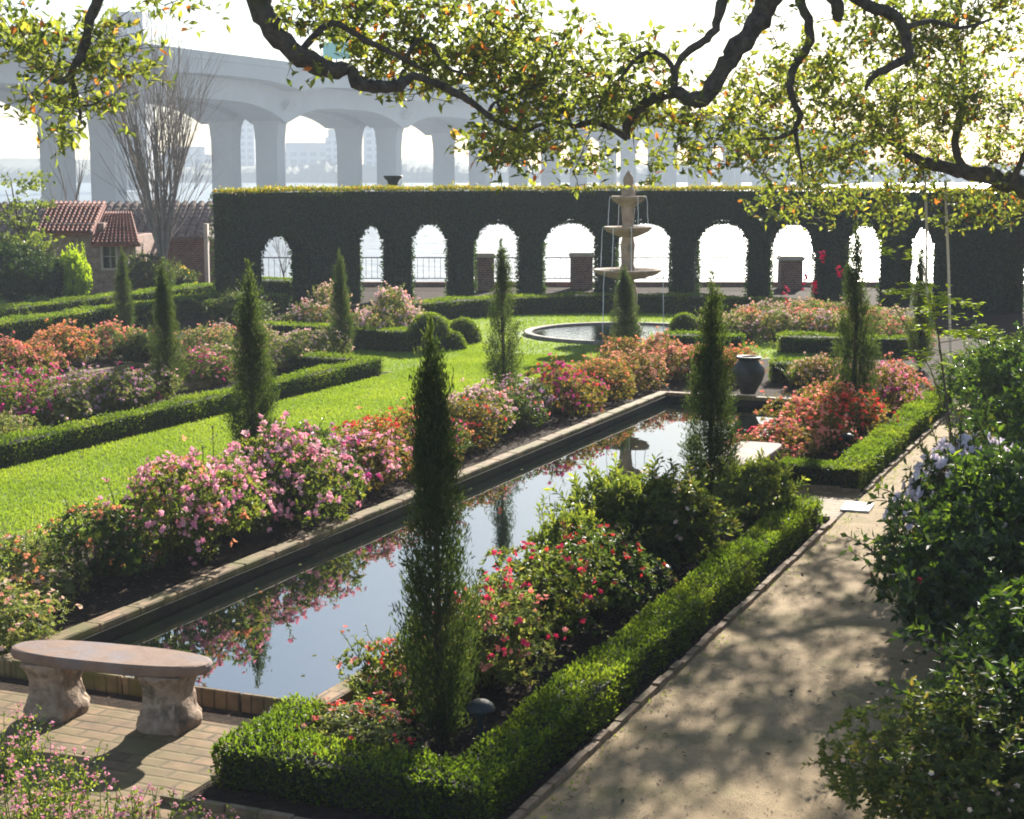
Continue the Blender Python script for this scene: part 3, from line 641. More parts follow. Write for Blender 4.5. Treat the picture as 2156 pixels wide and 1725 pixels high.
# bed beyond the far bench
fb=[(-5.2,21.7,.6,.62,'coral','azr',0,'hotred','coral red azalea beside the far bench'),(-5.0,22.9,.68,.78,'coral','azr',0,'red','dense coral azalea behind the far bench lamp'),
 (-4.75,24.1,.66,.72,'red','azr',0,None,'bright red azalea against the hedge of the far bed'),(-5.1,25.2,.62,.72,'coral','azr',1,'orange','coral azalea at the foot of the ragged pale cypress'),
 (-4.8,27.0,.6,.85,'pink','azr',0,'magenta','rose pink azalea standing tallest at the end of the far bed'),(-4.75,28.2,.55,.75,'coral','azr',0,None,'coral azalea at the far tip of the far bed'),(-5.35,26.3,.5,.6,'coral','azr',1,None,'small coral azalea by the pool edge in the far bed')]
for f in fb: azalea(f[8],*f[:6],f[6],f[7],'azaleas in the far hedged bed')
# beyond the end of the pool
eb=[((1420,800),.62,.66,'coral','azr',0,'salmon','coral azalea at the pool end, next to the bank azaleas'),((1480,797),.62,.66,'coral','azr',0,None,'coral azalea at the pool end, just before the dark cypress'),
 ((1545,803),.58,.64,'orange','azr',0,'red','orange red azalea touching the urn'),((1385,778),.6,.7,'salmon','azr',0,None,'salmon azalea just in front of the fountain cypress'),
 ((1310,782),.6,.66,'orange','azr',1,None,'amber azalea on the lawn edge near the fountain cypress'),((1715,816),.5,.58,'cream','azr',1,'salmon','pale salmon azalea beside the urn, path side'),((1755,818),.45,.55,'salmon','azl',1,None,'pale azalea between urn hedge and ragged cypress')]
for (v,r,h,c,lf,d,c2,lab) in eb: p=G(*v); azalea(lab,p[0],p[1],r,h,c,lf,d,c2,'azaleas past the pool end')
# pale drift under the arcade on the path side
br=[(1520,712),(1575,706),(1630,712),(1685,704),(1735,712),(1790,706),(1840,714),(1880,708),(1600,690),(1665,686),(1725,684),(1790,686),(1905,730)]
cols=['cream','salmon','palepink','coral','palepink','coral','salmon','cream','palepink','cream','salmon','palepink','coral']
for i,v in enumerate(br):
    p=G(v[0],v[1]+8); azalea('pale pink and cream azalea in the drift before the arcade, behind the urn',p[0],p[1],.68,.74,cols[i],'azp',0 if i%2 else 1,'coral' if i in(1,3,4,6) else None,'pale azaleas before the arcade behind the urn')
# pale azaleas on the opposite side
bl=[((655,705),.62,.8,'palepink','azp',1,'coral','pale pink azalea with one red spray before the corner of the arcade'),((690,695),.5,1.15,'cream','azp',0,None,'upright cream azalea beside the slim sunlit cypress'),((600,706),.55,.5,'palepink','azd',2,None,'low dim azalea before the shadowed wing'),
 ((770,715),.6,.7,'cream','azp',1,'salmon','cream azalea between slim cypress and tall pale azalea'),((830,722),.72,1.25,'palepink','azp',0,'salmon','tallest pale pink azalea, standing above the clipped edging'),((868,712),.5,.8,'palepink','azp',1,None,'pale azalea touching the topiary balls'),]
for (v,r,h,c,lf,d,c2,lab) in bl: p=G(*v); azalea(lab,p[0],p[1],r,h,c,lf,d,c2,'azaleas at the arcade corner')
# bed between the lawn hedge and the second pool
lb_=[((20,905),.7,.8,'magenta','azl',1,'pink','magenta azalea'),((75,880),.66,.8,'magenta','azl',1,'palepink','magenta and pink azalea'),((130,895),.62,.62,'palepink','azp',1,None,'pale pink azalea'),((185,872),.66,.72,'mauve','azp',1,'pink','mauve azalea'),((240,870),.62,.7,'mauve','azp',1,None,'dusty mauve azalea'),((300,850),.6,.62,'palepink','azp',1,'magenta','pale azalea with a magenta spray'),
 ((420,812),.62,.7,'magenta','azp',1,'pink','rose pink azalea'),((470,800),.6,.66,'palepink','azp',1,None,'faded pink azalea'),((590,778),.62,.72,'cream','azp',2,'palepink','greenish azalea with few pale flowers'),((640,766),.62,.7,'palepink','azp',1,None,'greenish pink azalea'),((690,756),.56,.66,'cream','azp',1,None,'greenish cream azalea'),((5,950),.5,.55,'cream','azp',2,None,'olive green azalea')]
lb_.sort(key=lambda q:G(*q[0])[1])
for i,(v,r,h,c,lf,d,c2,look) in enumerate(lb_):
    p=G(*v); azalea(f'{look}, {ORD[i]} along the bed inside the lawn hedge',p[0],p[1],r,h,c,lf,d,c2,'azaleas inside the lawn hedge')
ll=[((20,800),.7,.76,'coral','azr',0,'orange','coral azalea'),((75,790),.62,.66,'coral','azr',0,None,'coral azalea'),((135,772),.74,.86,'orange','azr',0,'coral','orange coral azalea'),((235,757),.7,.78,'coral','azp',0,'orange','soft coral azalea'),((420,752),.62,.66,'salmon','azp',1,None,'pale salmon azalea'),((470,742),.6,.64,'palepink','azp',1,'coral','pale azalea'),((530,740),.6,.66,'cream','azp',1,None,'cream green azalea')]
for i,(v,r,h,c,lf,d,c2,look) in enumerate(ll):
    p=G(*v); azalea(f'{look}, {ORD[i]} along the far side of the second pool',p[0],p[1],r,h,c,lf,d,c2,'azaleas beyond the second pool')

# broad-leaved shrubs
def make_shrub(seed,Rr,H,ncl,L,W,m=5,k=8,up=.4):
    random.seed(seed); lb=lobes(Rr,H,k); a=Arch(); g=Geo(); P,N=shell(ncl,lb,.05,.16); whorl(g,P,N,m,L,W,0,up)
    P,N=shell(ncl//2,lb*np.array([.78,.78,.85,.7])); whorl(g,P,N,m,L*1.2,W*1.4)
    gs=Geo(); shoots(g,g,lb,int(70*Rr),.12*Rr+.05,.42*Rr+.03,L,W,14,.3,.006)
    a.fol=g.mesh('shrub_foliage',[M['cam']]); g=gs; stems(g,lb,30,.012); a.stem=g.mesh('shrub_stems',[M['twig']])
    a.lb=lb; return a
CAM=[make_shrub(21,1.,1.6,1700,.085,.04,5,9),make_shrub(22,1.,1.6,1700,.08,.036,5,9)]
SML=[make_shrub(31,.6,.8,800,.06,.026,6,6)]
BRT=[make_shrub(41,.6,.8,420,.1,.036,6,6,.8)]
def shrub(name,label,p,arch,base,rs,hs,leaf,flower=None,nf=0,fr=.04,cat='shrub',rz=None):
    t=thing(name,label,cat,(p[0],p[1],0),random.uniform(0,6) if rz is None else rz); t.scale=(rs/base[0],rs/base[0],hs/base[1])
    f=link('foliage',arch.fol,t); f.material_slots[0].link='OBJECT'; f.material_slots[0].material=M[leaf]; link('stems',arch.stem,t)
    if flower:
        g=Geo(); P,N=shell(nf,arch.lb,.3,.04); blossoms(g,P+N*.03,N+rng.normal(0,.4,P.shape),fr); g.build('blossoms',FL[flower],t)
    return t
shrub('camellia_shrub','large dark glossy shrub overhanging the path, opposite the near hedge',G(2150,1395),CAM[0],(1,1.6),1.08,1.8,'cam','hotred',10,.03)
shrub('camellia_shrub','tall dark shrub behind the lilac flowers on the path side',G(2270,1150),CAM[1],(1,1.6),1.1,1.95,'cam')
shrub('camellia_shrub','dark leafy shrub at the far end of the path under the oak limb',G(2150,925),CAM[0],(1,1.6),.95,1.5,'cam',rz=2)
shrub('camellia_shrub','mixed green shrub spreading over the path edge at the bottom corner',G(2070,1800),CAM[1],(1,1.6),.78,.95,'azl','cream',60,.03,rz=1.2)
shrub('camellia_shrub','dark mass of shrub at the frame edge beside the grey marker',G(2290,1690),CAM[0],(1,1.6),1.0,1.45,'cam',rz=4)
shrub('lilac_shrub','airy shrub clouded with pale lilac flowers between the dark shrubs',G(2035,1225),SML[0],(.6,.8),.72,1.4,'azd','lilac',420,.045)
shrub('camellia_shrub','dark shrub beside the tall sapling near the end of the hedge',G(2080,860),CAM[1],(1,1.6),.7,1.1,'cam',rz=5)
shrub('bright_shrub','glossy green shrub between two cypresses in the near bed, widest there',G(1395,1190),SML[0],(.6,.8),.78,.9,'azl','cream',25,.03)
shrub('bright_shrub','pale green open shrub at the pool edge before the dark cypress',G(1310,1185),BRT[0],(.6,.8),.62,.9,'brightleaf','cream',12,.03)
shrub('bright_shrub','yellow-green leafy shrub under the far bench beside the dark cypress',G(1590,1110),BRT[0],(.6,.8),.45,.75,'brightleaf')
shrub('bright_shrub','leggy shrub with lime tips leaning over the pool edge',G(1195,1245),BRT[0],(.6,.8),.36,.75,'brightleaf','coral',8,.03)
shrub('round_shrub','rounded dark green shrub among coral azaleas beyond the second pool',G(300,768),SML[0],(.6,.8),.62,.66,'azd',rz=1)
shrub('dark_shrub','shadowy shrub at the arcade foot behind the tallest lawn cypress',G(500,690),CAM[0],(1,1.6),.8,.9,'azd',rz=1)
shrub('dark_shrub','ivy-dark shrub between the garden house and the bare tree',G(310,625),CAM[1],(1,1.6),.75,1.4,'azd',rz=2)
shrub('dark_shrub','silvery green shrub against the doorway of the garden house',G(112,634),CAM[0],(1,1.6),.72,1.4,'azd','cream',40,.04,rz=3)
shrub('dark_shrub','large dark evergreen shrub at the far edge of the upper lawn',G(30,640),CAM[1],(1,1.6),1.3,1.9,'arch',rz=3)
shrub('lime_shrub','lime-leaved bush by the arched doorway of the garden house',D(158,622,50.6),BRT[0],(.6,.8),.5,1.5,'lime')
shrub('round_shrub','dark rounded shrub at the foot of the bare tree, rimmed by yellow growth',G(378,618),SML[0],(.6,.8),.62,.85,'azd',rz=2)
# yellow arching growth
g=Geo(); p0=np.array(G(395,612)); pts=[np.array(D(372,560,dist(p0)-.3)),np.array(D(385,568,dist(p0)-.4)),np.array(D(400,585,dist(p0)-.5)),np.array(D(415,606,dist(p0)-.5))]
t=thing('yellow_creeper','bright yellow trailing growth draped over the dark round shrub','plant',tuple(pts[-1]))
for i in range(len(pts)-1):
    n=160; u=rng.random(n)[:,None]; P=pts[i]*(1-u)+pts[i+1]*u+rng.normal(0,.05,(n,3))-pts[-1]; leaves(g,P,rng.normal(size=(n,3)),rdir(n),.08,.04)
g.build('leaves',M['yellow'],t); g=Geo(); tube(g,[p-pts[-1] for p in pts]+[np.array([.1,0,-pts[-1][2]])],.015,5); g.build('stem',M['twig'],t)

# strap-leaved clump beside the urn
def straps(label,p,n,L,W,mat='strap'):
    t=thing('strap_leaf_plant',label,'plant',p); g=Geo()
    for i in range(n):
        a=rng.uniform(0,6.28); l=L*rng.uniform(.6,1.1); k=rng.uniform(.2,.6); pts=[]
        prev=None
        for s in np.linspace(0,1,6):
            r=k*l*s**1.3; z=l*(s-.55*k*s**2.5); c=np.array([math.cos(a)*r,math.sin(a)*r,z]); sd=np.array([-math.sin(a),math.cos(a),0])*W*(1-s**2*.95)
            cur=(c-sd,c+sd)
            if prev: g.add([prev[0],prev[1],cur[1],cur[0]],[(0,1,2,3)],0,rng.random())
            prev=cur
    g.build('leaves',M[mat],t); return t
straps('clump of green strap leaves beside the dark urn',G(1665,816),26,.65,.018)
straps('grey-green leaf clump between the fountain cypress and the clipped ball',G(1375,745),30,.75,.02)
straps('small bright clump at the foot of the fountain cypress',G(1352,745),14,.45,.02,'lime')

# wild pink flowers in the near corner
def make_wild(seed):
    a=Arch(); g=Geo(); gs=Geo(); gb=Geo()
    r_=np.random.default_rng(seed)
    for i in range(46):
        an=r_.uniform(0,6.28); rr=.34*math.sqrt(r_.random()); h=r_.uniform(.2,.46); b=np.array([rr*.5*math.cos(an),rr*.5*math.sin(an),0]); tp=np.array([rr*math.cos(an),rr*math.sin(an),h])+r_.normal(0,.03,3)
        tube(gs,[b,(b+tp)/2+r_.normal(0,.02,3),tp],[.004,.003,.002],4,0,.5,False)
        n=22; u=r_.random(n)[:,None]; P=b*(1-u)+tp*u+r_.normal(0,.008,(n,3)); leaves(g,P,r_.normal(0,1,(n,3))+np.array([0,0,.5]),rdir(n),r_.uniform(.02,.04,n),.016)
        if r_.random()<.6:
            n=5; P=tp+r_.normal(0,.012,(n,3)); blossoms(gb,P,r_.normal(0,.5,(n,3))+np.array([0,0,1]),.013)
    a.fol=g.mesh('wildflower_leaves',[M['brightleaf']]); a.stem=gs.mesh('wildflower_stems',[M['strap']]); a.fl=gb.mesh('wildflower_blossoms',[FL['pink']]); return a
W=[make_wild(1),make_wild(2)]
wl=[((20,1640),'pink wildflower clump straddling the picture edge, under the bench shadow'),((120,1715),'pink wildflower clump nearest the bench\'s long shadow, second in from the corner'),((15,1790),'pink wildflower clump lowest in the corner of the paving'),((210,1800),'pink wildflower clump at the middle of the near flower patch'),((320,1830),'pink wildflower clump on the hedge side of the near flower patch'),((450,1800),'sparse pink wildflowers standing alone close to the brick kerb'),((80,1850),'pink wildflower clump between the corner clump and the middle clump')]
for i,(v,lab) in enumerate(wl):
    p=G(*v); a=W[i%2]; t=thing('pink_wildflower',lab,'flowers',p,i*1.3,'pink wildflowers in the near corner'); s=1.0 if i!=5 else .6; t.scale=(s,s,s)
    link('leaves',a.fol,t); link('stems',a.stem,t); link('blossoms',a.fl,t)

# ---------------------------------------------------------------- cypresses
def make_cypress(seed, H=3., Rr=.25, nfl=95, ne=170, bare=.0):
    r_=np.random.default_rng(seed); g=Geo(); gt=Geo()
    tube(gt,[(0,0,-.02),(.01,.0,H*.3),(-.01,.01,H*.6),(0,0,H*.9)],[.035,.028,.018,.006],6)
    def rad(t): return Rr*min(1,(t+.14)/.22)**.6*(1-max(0,(t-.3)/.72))**1.0
    for i in range(nfl):
        t0=.01+.78*r_.random()**1.35; a=r_.uniform(0,6.28); ln=H*r_.uniform(.14,.34)*(1-.5*t0)
        r0=rad(t0)*r_.uniform(.15,.45); r1=rad(min(1,t0+ln/H*.75))*r_.uniform(.6,1.25)
        b=np.array([r0*math.cos(a),r0*math.sin(a),H*t0]); e=np.array([r1*math.cos(a),r1*math.sin(a),min(H*.995,H*t0+ln)])
        u=r_.random(ne)**.8; P=b+(e-b)*u[:,None]+r_.normal(0,1,(ne,3))*(.014+.038*np.sin(np.pi*np.clip(u,.05,.97)))[:,None]
        ax=unit(e-b); Dv=ax*1.0+r_.normal(0,.42,(ne,3)); leaves(g,P,Dv,rdir(ne),r_.uniform(.03,.075,ne),r_.uniform(.007,.013,ne),0,np.clip(r_.random()*.5+r_.random(ne)*.5,0,1))
        if i%3==0: tube(gt,[(0,0,H*t0-.05),b,(b+e)/2],[.008,.006,.003],4,0,.5,False)
    n=240; z=np.linspace(.8,1.,n)*H; P=np.stack([r_.normal(0,.018,n),r_.normal(0,.018,n),z],1); P[:,:2]*=(1.1-z/H)[:,None]*6
    leaves(g,P,np.stack([r_.normal(0,.25,n),r_.normal(0,.25,n),np.ones(n)],1),rdir(n),.06,.01)
    a=Arch(); a.fol=g.mesh('cypress_crown',[M['cyp']]); a.tr=gt.mesh('cypress_trunk',[M['twig']]); return a
CY_=[make_cypress(1,3.,.27,150,165),make_cypress(2,3.,.26,125,165),make_cypress(3,3.,.26,110,150),make_cypress(4,3.,.25,85,150)]
def cypress(label,vx,vy,ty,wpx,k=0,p=None):
    p=p or G(vx,vy); d=dist(p); top=CAMH-(ty-HZ)*d/3476.; r=wpx*.5*d/3476.
    t=thing('cypress_tree',label,'cypress',p,random.uniform(0,6.28),'slim cypresses of the garden'); s=r/.25; t.scale=(s,s,top/3.)
    t.rotation_euler=(Matrix.Rotation(R(-random.uniform(.3,1.7)),3,Vector((FW[0],FW[1],0)))@Matrix.Rotation(random.uniform(0,6.28),3,'Z')).to_euler()
    link('crown',CY_[k].fol,t); link('trunk',CY_[k].tr,t)
cypress('tallest dark cypress in front, rising from the near hedged bed before the pool',932,1575,675,150,0)
cypress('green cypress on the lawn edge of the pool bank, above the pink azaleas',535,995,550,100,1)
cypress('ragged cypress on the pool bank in front of the third arcade arch',1063,848,505,76,3)
cypress('slim smooth cypress at the far end of the long lawn hedge',721,754,525,46,1)
cypress('greyish cypress behind the long lawn hedge, between the second pool and lawn',354,845,550,62,0)
cypress('thinnest cypress standing farther off beside the deep dark hedge',263,712,520,40,1)
cypress('cypress standing directly before the fountain column',1318,752,560,60,0)
cypress('very dark cypress at the pool edge next to the far bench',1494,1090,575,112,1)
cypress('open ragged cypress rising from the coral azaleas beyond the far bench',1800,893,470,84,2)
cypress('dark narrow cypress behind the lime-leaved sapling',1937,778,500,48,1)

# ---------------------------------------------------------------- sapling, red flowered stems, ropes, stakes
def sapling():
    base=np.array(G(2010,1120)); d=dist(base); t=thing('lime_sapling','slender sapling with flat tiers of bright lime leaves beside the path','sapling',tuple(base))
    g=Geo(); gt=Geo(); tip=np.array(D(1945,560,d))-base
    main=[np.zeros(3),np.array(D(2000,900,d))-base,np.array(D(1975,700,d))-base,tip]; tube(gt,main,[.02,.015,.01,.004],6)
    tiers=[(1905,617),(1945,655),(1955,690),(1980,560+70),(1998,702),(2030,705),(2020,745),(2080,700),(2040,700),(2060,690),(1945,745),(1960,770),(1890,612),(2120,715),(1925,540),(1880,528),(1960,640),(2030,640),(1950,600),(1970,625),(1990,665)]
    for vx,vy in tiers:
        c=np.array(D(vx,vy,d+rng.uniform(-.4,.4)))-base
        k=max(.15,min(.95,(c[2]-.25)/tip[2])); s=k*3; i=min(2,int(s)); st_=main[i]+(main[i+1]-main[i])*(s-i)
        tube(gt,[st_,(st_+c)/2+np.array([0,0,.04]),c],[.006,.004,.003],4,0,.5,False)
        n=30; P=c+np.stack([rng.normal(0,.12,n),rng.normal(0,.12,n),rng.normal(0,.02,n)],1)
        leaves(g,P,np.stack([rng.normal(size=n),rng.normal(size=n),rng.normal(-.1,.2,n)],1),np.tile([0,0,1.],(n,1)),rng.uniform(.07,.11,n),.055)
    g.build('leaves',M['lime'],t); gt.build('stem',M['twig'],t)
sapling()
def redstem():
    base=np.array(G(2060,1300)); d=dist(base)-.1; t=thing('red_flowered_stem','thin arching stem dangling pink-red blossoms in front of the arcade','plant',tuple(base))
    gt=Geo(); g=Geo(); gl=Geo()
    pts=[np.zeros(3)]+[np.array(D(x,y,d))-base for x,y in ((2030,1000),(1960,780),(1880,640),(1790,560),(1720,530),(1660,560),(1640,640))]
    tube(gt,pts,[.008,.007,.005,.004,.003,.0025,.002,.002],5,0,.5,False)
    for vx,vy,l in ((1733,540,.05),(1766,570,.05),(1694,592,.07),(1714,604,.05),(1655,620,.08)):
        c=np.array(D(vx,vy,d+rng.uniform(-.2,.2)))-base; near=min(pts,key=lambda q:np.linalg.norm(q-c)); tube(gt,[near,c+np.array([0,0,.07])],.0015,3,0,.5,False)
        n=14; P=c+np.stack([rng.normal(0,.012,n),rng.normal(0,.012,n),rng.uniform(-l,l,n)],1); blossoms(g,P,np.tile([0,0,-1.],(n,1))+rng.normal(0,.5,(n,3)),.021)
    g.build('blossoms',FL['hotred'],t); gt.build('stem',M['twig'],t)
redstem()

# ---------------------------------------------------------------- oak overhead
def oak():
    base=LF(8.6,17.,0); t=thing('live_oak','old oak spreading crooked bark-dark limbs and yellowing leaves over the garden','oak tree',base)
    b=np.array(base); 
    def W(vx,vy,d): return np.array(D(vx,vy,d))-b
    top=np.array([0,0,3.8])
    g=Geo(); tube(g,[(0,0,-.1),(.05,.05,.6),(-.05,.05,2.),top,np.array([-.3,-.2,5.4]),np.array([-1.2,-.6,7.2])],[.75,.52,.46,.42,.36,.28],12,0,.5,True,.06); g.build('trunk',M['bark'],t)
    hi=np.array([-1.2,-.6,7.2])
    limbs=[  # list of (vx,vy,depth,half width px)
     [(1700,-420,17,60),(1100,-330,17,48),(620,-150,17.5,42),(545,-20,18,32),(562,40,18,27),(600,90,18,24),(648,128,18,23),(700,150,18.1,20),(737,146,18.2,14),(752,175,18.2,17),(800,183,18.3,15),(842,178,18.3,14),(868,160,18.4,9),(905,170,18.5,9),(945,190,18.6,10),(985,210,18.7,8),(1020,238,18.8,7),(1070,268,18.9,6),(1105,276,19,5),(1140,262,19,3)],
     [(1750,-300,20,46),(1700,-90,20,38),(1622,-10,20,30),(1600,40,20,27),(1555,100,20,25),(1520,150,20,23),(1490,200,20,22),(1455,208,20,20),(1420,196,20,17),(1380,205,20.1,16),(1345,228,20.2,15),(1322,262,20.3,12),(1318,292,20.3,8)],
     [(1318,290,20.3,8),(1285,268,20.4,7),(1245,258,20.5,7),(1205,266,20.6,6),(1196,240,20.7,5),(1180,210,20.8,4),(1140,180,20.9,3)],
     [(1422,200,20,10),(1420,150,20,8),(1445,112,20,8),(1480,88,20,9),(1505,60,20,10),(1518,10,20,12),(1540,-60,20,14),(1640,-160,20,16)],
     [(1420,160,20,7),(1405,125,20,6),(1370,108,20.1,6),(1335,128,20.2,5),(1310,160,20.3,4),(1270,200,20.4,3)],
     [(1720,-200,21,24),(1685,-20,21,14),(1700,40,21,12),(1706,85,21,12),(1680,130,21,11),(1664,170,21,10),(1672,215,21,9),(1685,245,21.1,8),(1675,270,21.2,7),(1682,320,21.3,4),(1690,370,21.4,2)],
     [(1680,272,21.1,6),(1640,290,21.2,5),(1600,292,21.3,3),(1540,300,21.4,2)],
     [(1760,-160,22,40),(1790,-30,22,24),(1830,10,22,16),(1890,40,22,15),(1907,80,22,13),(1912,120,22,12),(1870,142,22,11),(1835,165,22,7),(1822,190,22,4)],
     [(2330,470,22,44),(2230,430,22.5,36),(2156,392,23,30),(2090,375,23.2,26),(2030,362,23.4,22),(1980,350,23.6,18),(1930,335,23.8,14),(1880,300,24,11),(1840,290,24,9),(1790,310,24,7),(1745,318,24.2,5),(1700,330,24.3,3)],
     [(2030,360,23.4,10),(2010,300,23.5,9),(2025,230,23.5,9),(2030,150,23.6,8),(2010,60,23.6,8),(2040,-60,23.5,9),(2100,-200,23,12)],
     [(1740,-20,21.5,14),(1762,10,21.5,16),(1765,38,21.5,12)],
     [(330,-180,15.5,30),(235,-60,15.5,20),(205,0,15.5,14),(190,40,15.5,12),(182,85,15.5,11),(165,130,15.5,11),(142,165,15.5,9),(120,175,15.6,5)],
     [(148,160,15.5,7),(160,195,15.5,6),(168,235,15.5,4),(172,262,15.5,2)],[(150,220,15.5,4),(190,222,15.4,3),(225,205,15.3,2)],
     [(640,100,18,9),(700,50,18.2,8),(770,85,18.3,7),(840,120,18.4,6),(900,150,18.5,3)],[(850,130,18.4,4),(890,80,18.5,5),(940,140,18.6,4),(990,160,18.7,3)],[(1030,235,18.8,4),(1045,215,18.8,4),(1060,250,18.9,3)],
     [(1907,60,22,8),(1960,45,22.2,6),(2020,60,22.4,5),(2090,40,22.6,3)],[(2130,385,23,9),(2156,330,22.8,7),(2180,280,22.6,6)]]
    allp=[]
    def spl(P,n):
        P=np.asarray(P,float); out=[]
        for i in range(len(P)-1):
            p0,p1,p2,p3=P[max(0,i-1)],P[i],P[i+1],P[min(len(P)-1,i+2)]
            for s in np.linspace(0,1,n,endpoint=False):
                out.append(.5*((2*p1)+(-p0+p2)*s+(2*p0-5*p1+4*p2-p3)*s*s+(-p0+3*p1-3*p2+p3)*s**3))
        out.append(P[-1]); return np.array(out)
    def dep(vx,vy,d): return d*(.97 if (vx>1640 and vy>285) else .93 if (vx>1560 and vy>150) else .86 if vx>1660 else .82 if vx>400 else .95)
    for k,L in enumerate(limbs):
        th_=.82 if k in (1,5,7) else .74 if k==8 else .9
        f=.97 if k in (8,9,18) else .93 if k in (5,6) else .86 if k in (7,10,17) else .95 if k in (11,12,13) else .82
        L=[(x,y,d*f,w*th_) for x,y,d,w in L]
        pts=[np.append(W(x,y,d),w*d/3476.) for x,y,d,w in L]
        if L[0][1]<-150 and k!=11: pts=[np.append((hi*.4+pts[0][:3]*.6)+np.array([0,0,.8]),pts[0][3]*1.15)]+pts; pts=[np.append(hi,pts[0][3]*1.2)]+pts
        if k==11: pts=[np.append(hi,.3),np.append(np.array([-5,-1.2,8.6]),.22),np.append(np.array([-9.5,-1.8,8.]),.16)]+pts
        if k==8: pts=[np.append(top,.34)]+pts
        q=spl(pts,4); q[:,:3]+=rng.normal(0,1,(len(q),3))*np.clip(q[:,3:4]*.12,0,.02); allp.append(q)
        g=Geo(); tube(g,q[:,:3],np.clip(q[:,3],.004,1)*(1+rng.normal(0,.06,len(q))),9,0,.5,True,.08); g.build('limb',M['bark'],t)
    # leaf sprays: (vx,vy,rx,ry,depth,count)
    reg=[(60,40,90,50,16,60),(90,115,90,70,15.6,110),(230,110,70,45,15.4,120),(200,170,90,40,15.3,70),(120,230,55,40,15.5,60),(130,270,35,25,15.5,28),(330,-10,90,35,16,30),(15,75,50,50,15.8,40),
     (640,15,60,40,18.4,60),(720,50,90,60,18.4,130),(850,60,130,75,18.6,300),(960,70,120,90,18.8,280),(1060,110,110,80,19,240),(900,145,110,45,18.8,110),(800,130,60,40,18.6,60),(1130,150,90,70,19.4,190),(1060,200,70,55,19.2,110),(1150,215,80,50,19.8,140),
     (1055,300,45,45,19,90),(1030,280,25,50,19,40),(1130,300,50,35,19.4,70),(1190,310,50,45,19.8,80),(1240,340,40,20,20,26),(910,215,35,35,18.8,34),(1160,350,30,15,20,10),(1250,230,70,50,20.3,120),(1330,190,80,60,20.2,150),(1400,165,60,45,20.2,90),(1270,140,60,60,20,90),(1220,60,50,60,19.6,45),(1370,80,60,40,20.4,22),(1440,250,70,45,20.4,90),(1480,300,55,40,20.6,70),(1420,330,50,20,20.8,30),(1370,350,40,20,20.8,20),
     (1640,30,60,40,21,30),(1560,200,60,45,21,80),(1620,200,70,50,21.2,130),(1590,280,90,55,21.3,170),(1560,350,60,35,21.5,60),(1690,160,60,50,21.6,90),(1750,200,70,60,22,150),(1760,90,60,50,22,80),(1700,330,80,50,21.8,150),(1790,290,80,60,22.5,180),(1840,80,70,60,22.4,120),(1930,40,90,55,22.6,160),(1860,230,80,60,22.8,170),(1960,140,80,60,23,170),(2060,30,90,55,23,150),(2130,110,60,70,23,110),(1950,230,90,70,23.4,210),(2060,210,90,70,23.4,210),(2130,290,70,70,23,150),(1990,310,100,50,23.8,190),(1870,330,90,45,24,150),(1770,380,90,35,24,100),(1660,420,80,30,24,50),(1800,440,90,30,24,60),(1860,455,60,25,24,50),(1640,460,40,25,24,22),(2080,440,90,30,23.4,90),(2140,410,50,40,23,60),(1720,470,30,30,24,12),(2000,430,50,35,23.8,40),
     ]
    g=Geo(); gt=Geo(); lim=np.concatenate(allp); Pall=[];Nall=[]
    for vx,vy,rx,ry,d,n in reg:
        for i in range(int(n*(.38 if 590<vx<1480 else .52 if vx>1640 and vy>150 else .44))):
            if i%6==0:
                a=rng.uniform(0,6.28); s=math.sqrt(rng.random()); sx_=vx+rx*s*math.cos(a)*1.15; sy_=vy+ry*s*math.sin(a)*1.12; dz_=rng.normal(0,.45)
            x=sx_+rng.normal(0,26); y=sy_+rng.normal(0,18)
            if 672<x<742 and 78<y<132: y+=rng.choice([-62,58])
            c=W(x,y,dep(vx,vy,d)+.45+dz_+rng.normal(0,.14)); Pall.append(c)
    Pall=np.array(Pall); n=len(Pall)
    dirs=unit(rng.normal(0,1,(n,3))*np.array([1,1,.6])+np.array([0,0,.15]))
    for k in range(9):                   # leaves along each short spray
        u=(k/8.)*.26
        P=Pall+dirs*u+rng.normal(0,.02,(n,3)); keep=rng.random(n)<.9; m=keep.sum()
        Dv=dirs[keep]*.5+rng.normal(0,.7,(m,3)); leaves(g,P[keep],Dv,np.tile([0,0,1.],(m,1))+rng.normal(0,.6,(m,3)),rng.uniform(.07,.135,m),rng.uniform(.038,.062,m),0,np.clip(.5+.17*np.repeat(rng.normal(0,1,n)[:,None],1,1)[keep,0]+rng.normal(0,.2,m),0,1))
    idx=np.arange(0,n,1)
    LP=lim[:,:3]
    # twigs: each spray hangs on the nearest wood already grown
    dl=np.array([((LP-p_)**2).sum(1).min() for p_ in Pall]); order=np.argsort(dl)
    wood=np.empty((len(LP)+2*n,3)); wood[:len(LP)]=LP; nw=len(LP)
    for i in order:
        dd=((wood[:nw]-Pall[i])**2).sum(1); q=wood[np.argmin(dd)]; v=Pall[i]-q; l=np.linalg.norm(v)
        mid=(q+Pall[i])/2+rng.normal(0,.07,3)*min(1,l)
        if l<1.6: tube(gt,[q,mid,Pall[i],Pall[i]+dirs[i]*.24],[min(.013,.005+.006*l),.005,.004,.002],3,0,.5,False)
        wood[nw]=Pall[i]; wood[nw+1]=mid; nw+=2
    g.build('crown',M['oak'],t); gt.build('twigs',M['bark'],t)
oak()
for x0,y0,x1,y1,lab in ((1948,372,1952,640,'pale rope hanging from the oak limb, the shorter one nearer the arches'),(1990,380,2002,772,'long pale rope hanging from the oak limb down to the path hedge')):
    p=np.array(D(x0,y0,23.5)); q=np.array(D(x1,y1,23.5)); g=Geo(); tube(g,[q-p,(q-p)*.5+np.array([.01,0,0]),(0,0,0)],.02,6); tag(g.build('hanging_rope',M['rope'],None,tuple(p)),lab,'rope')

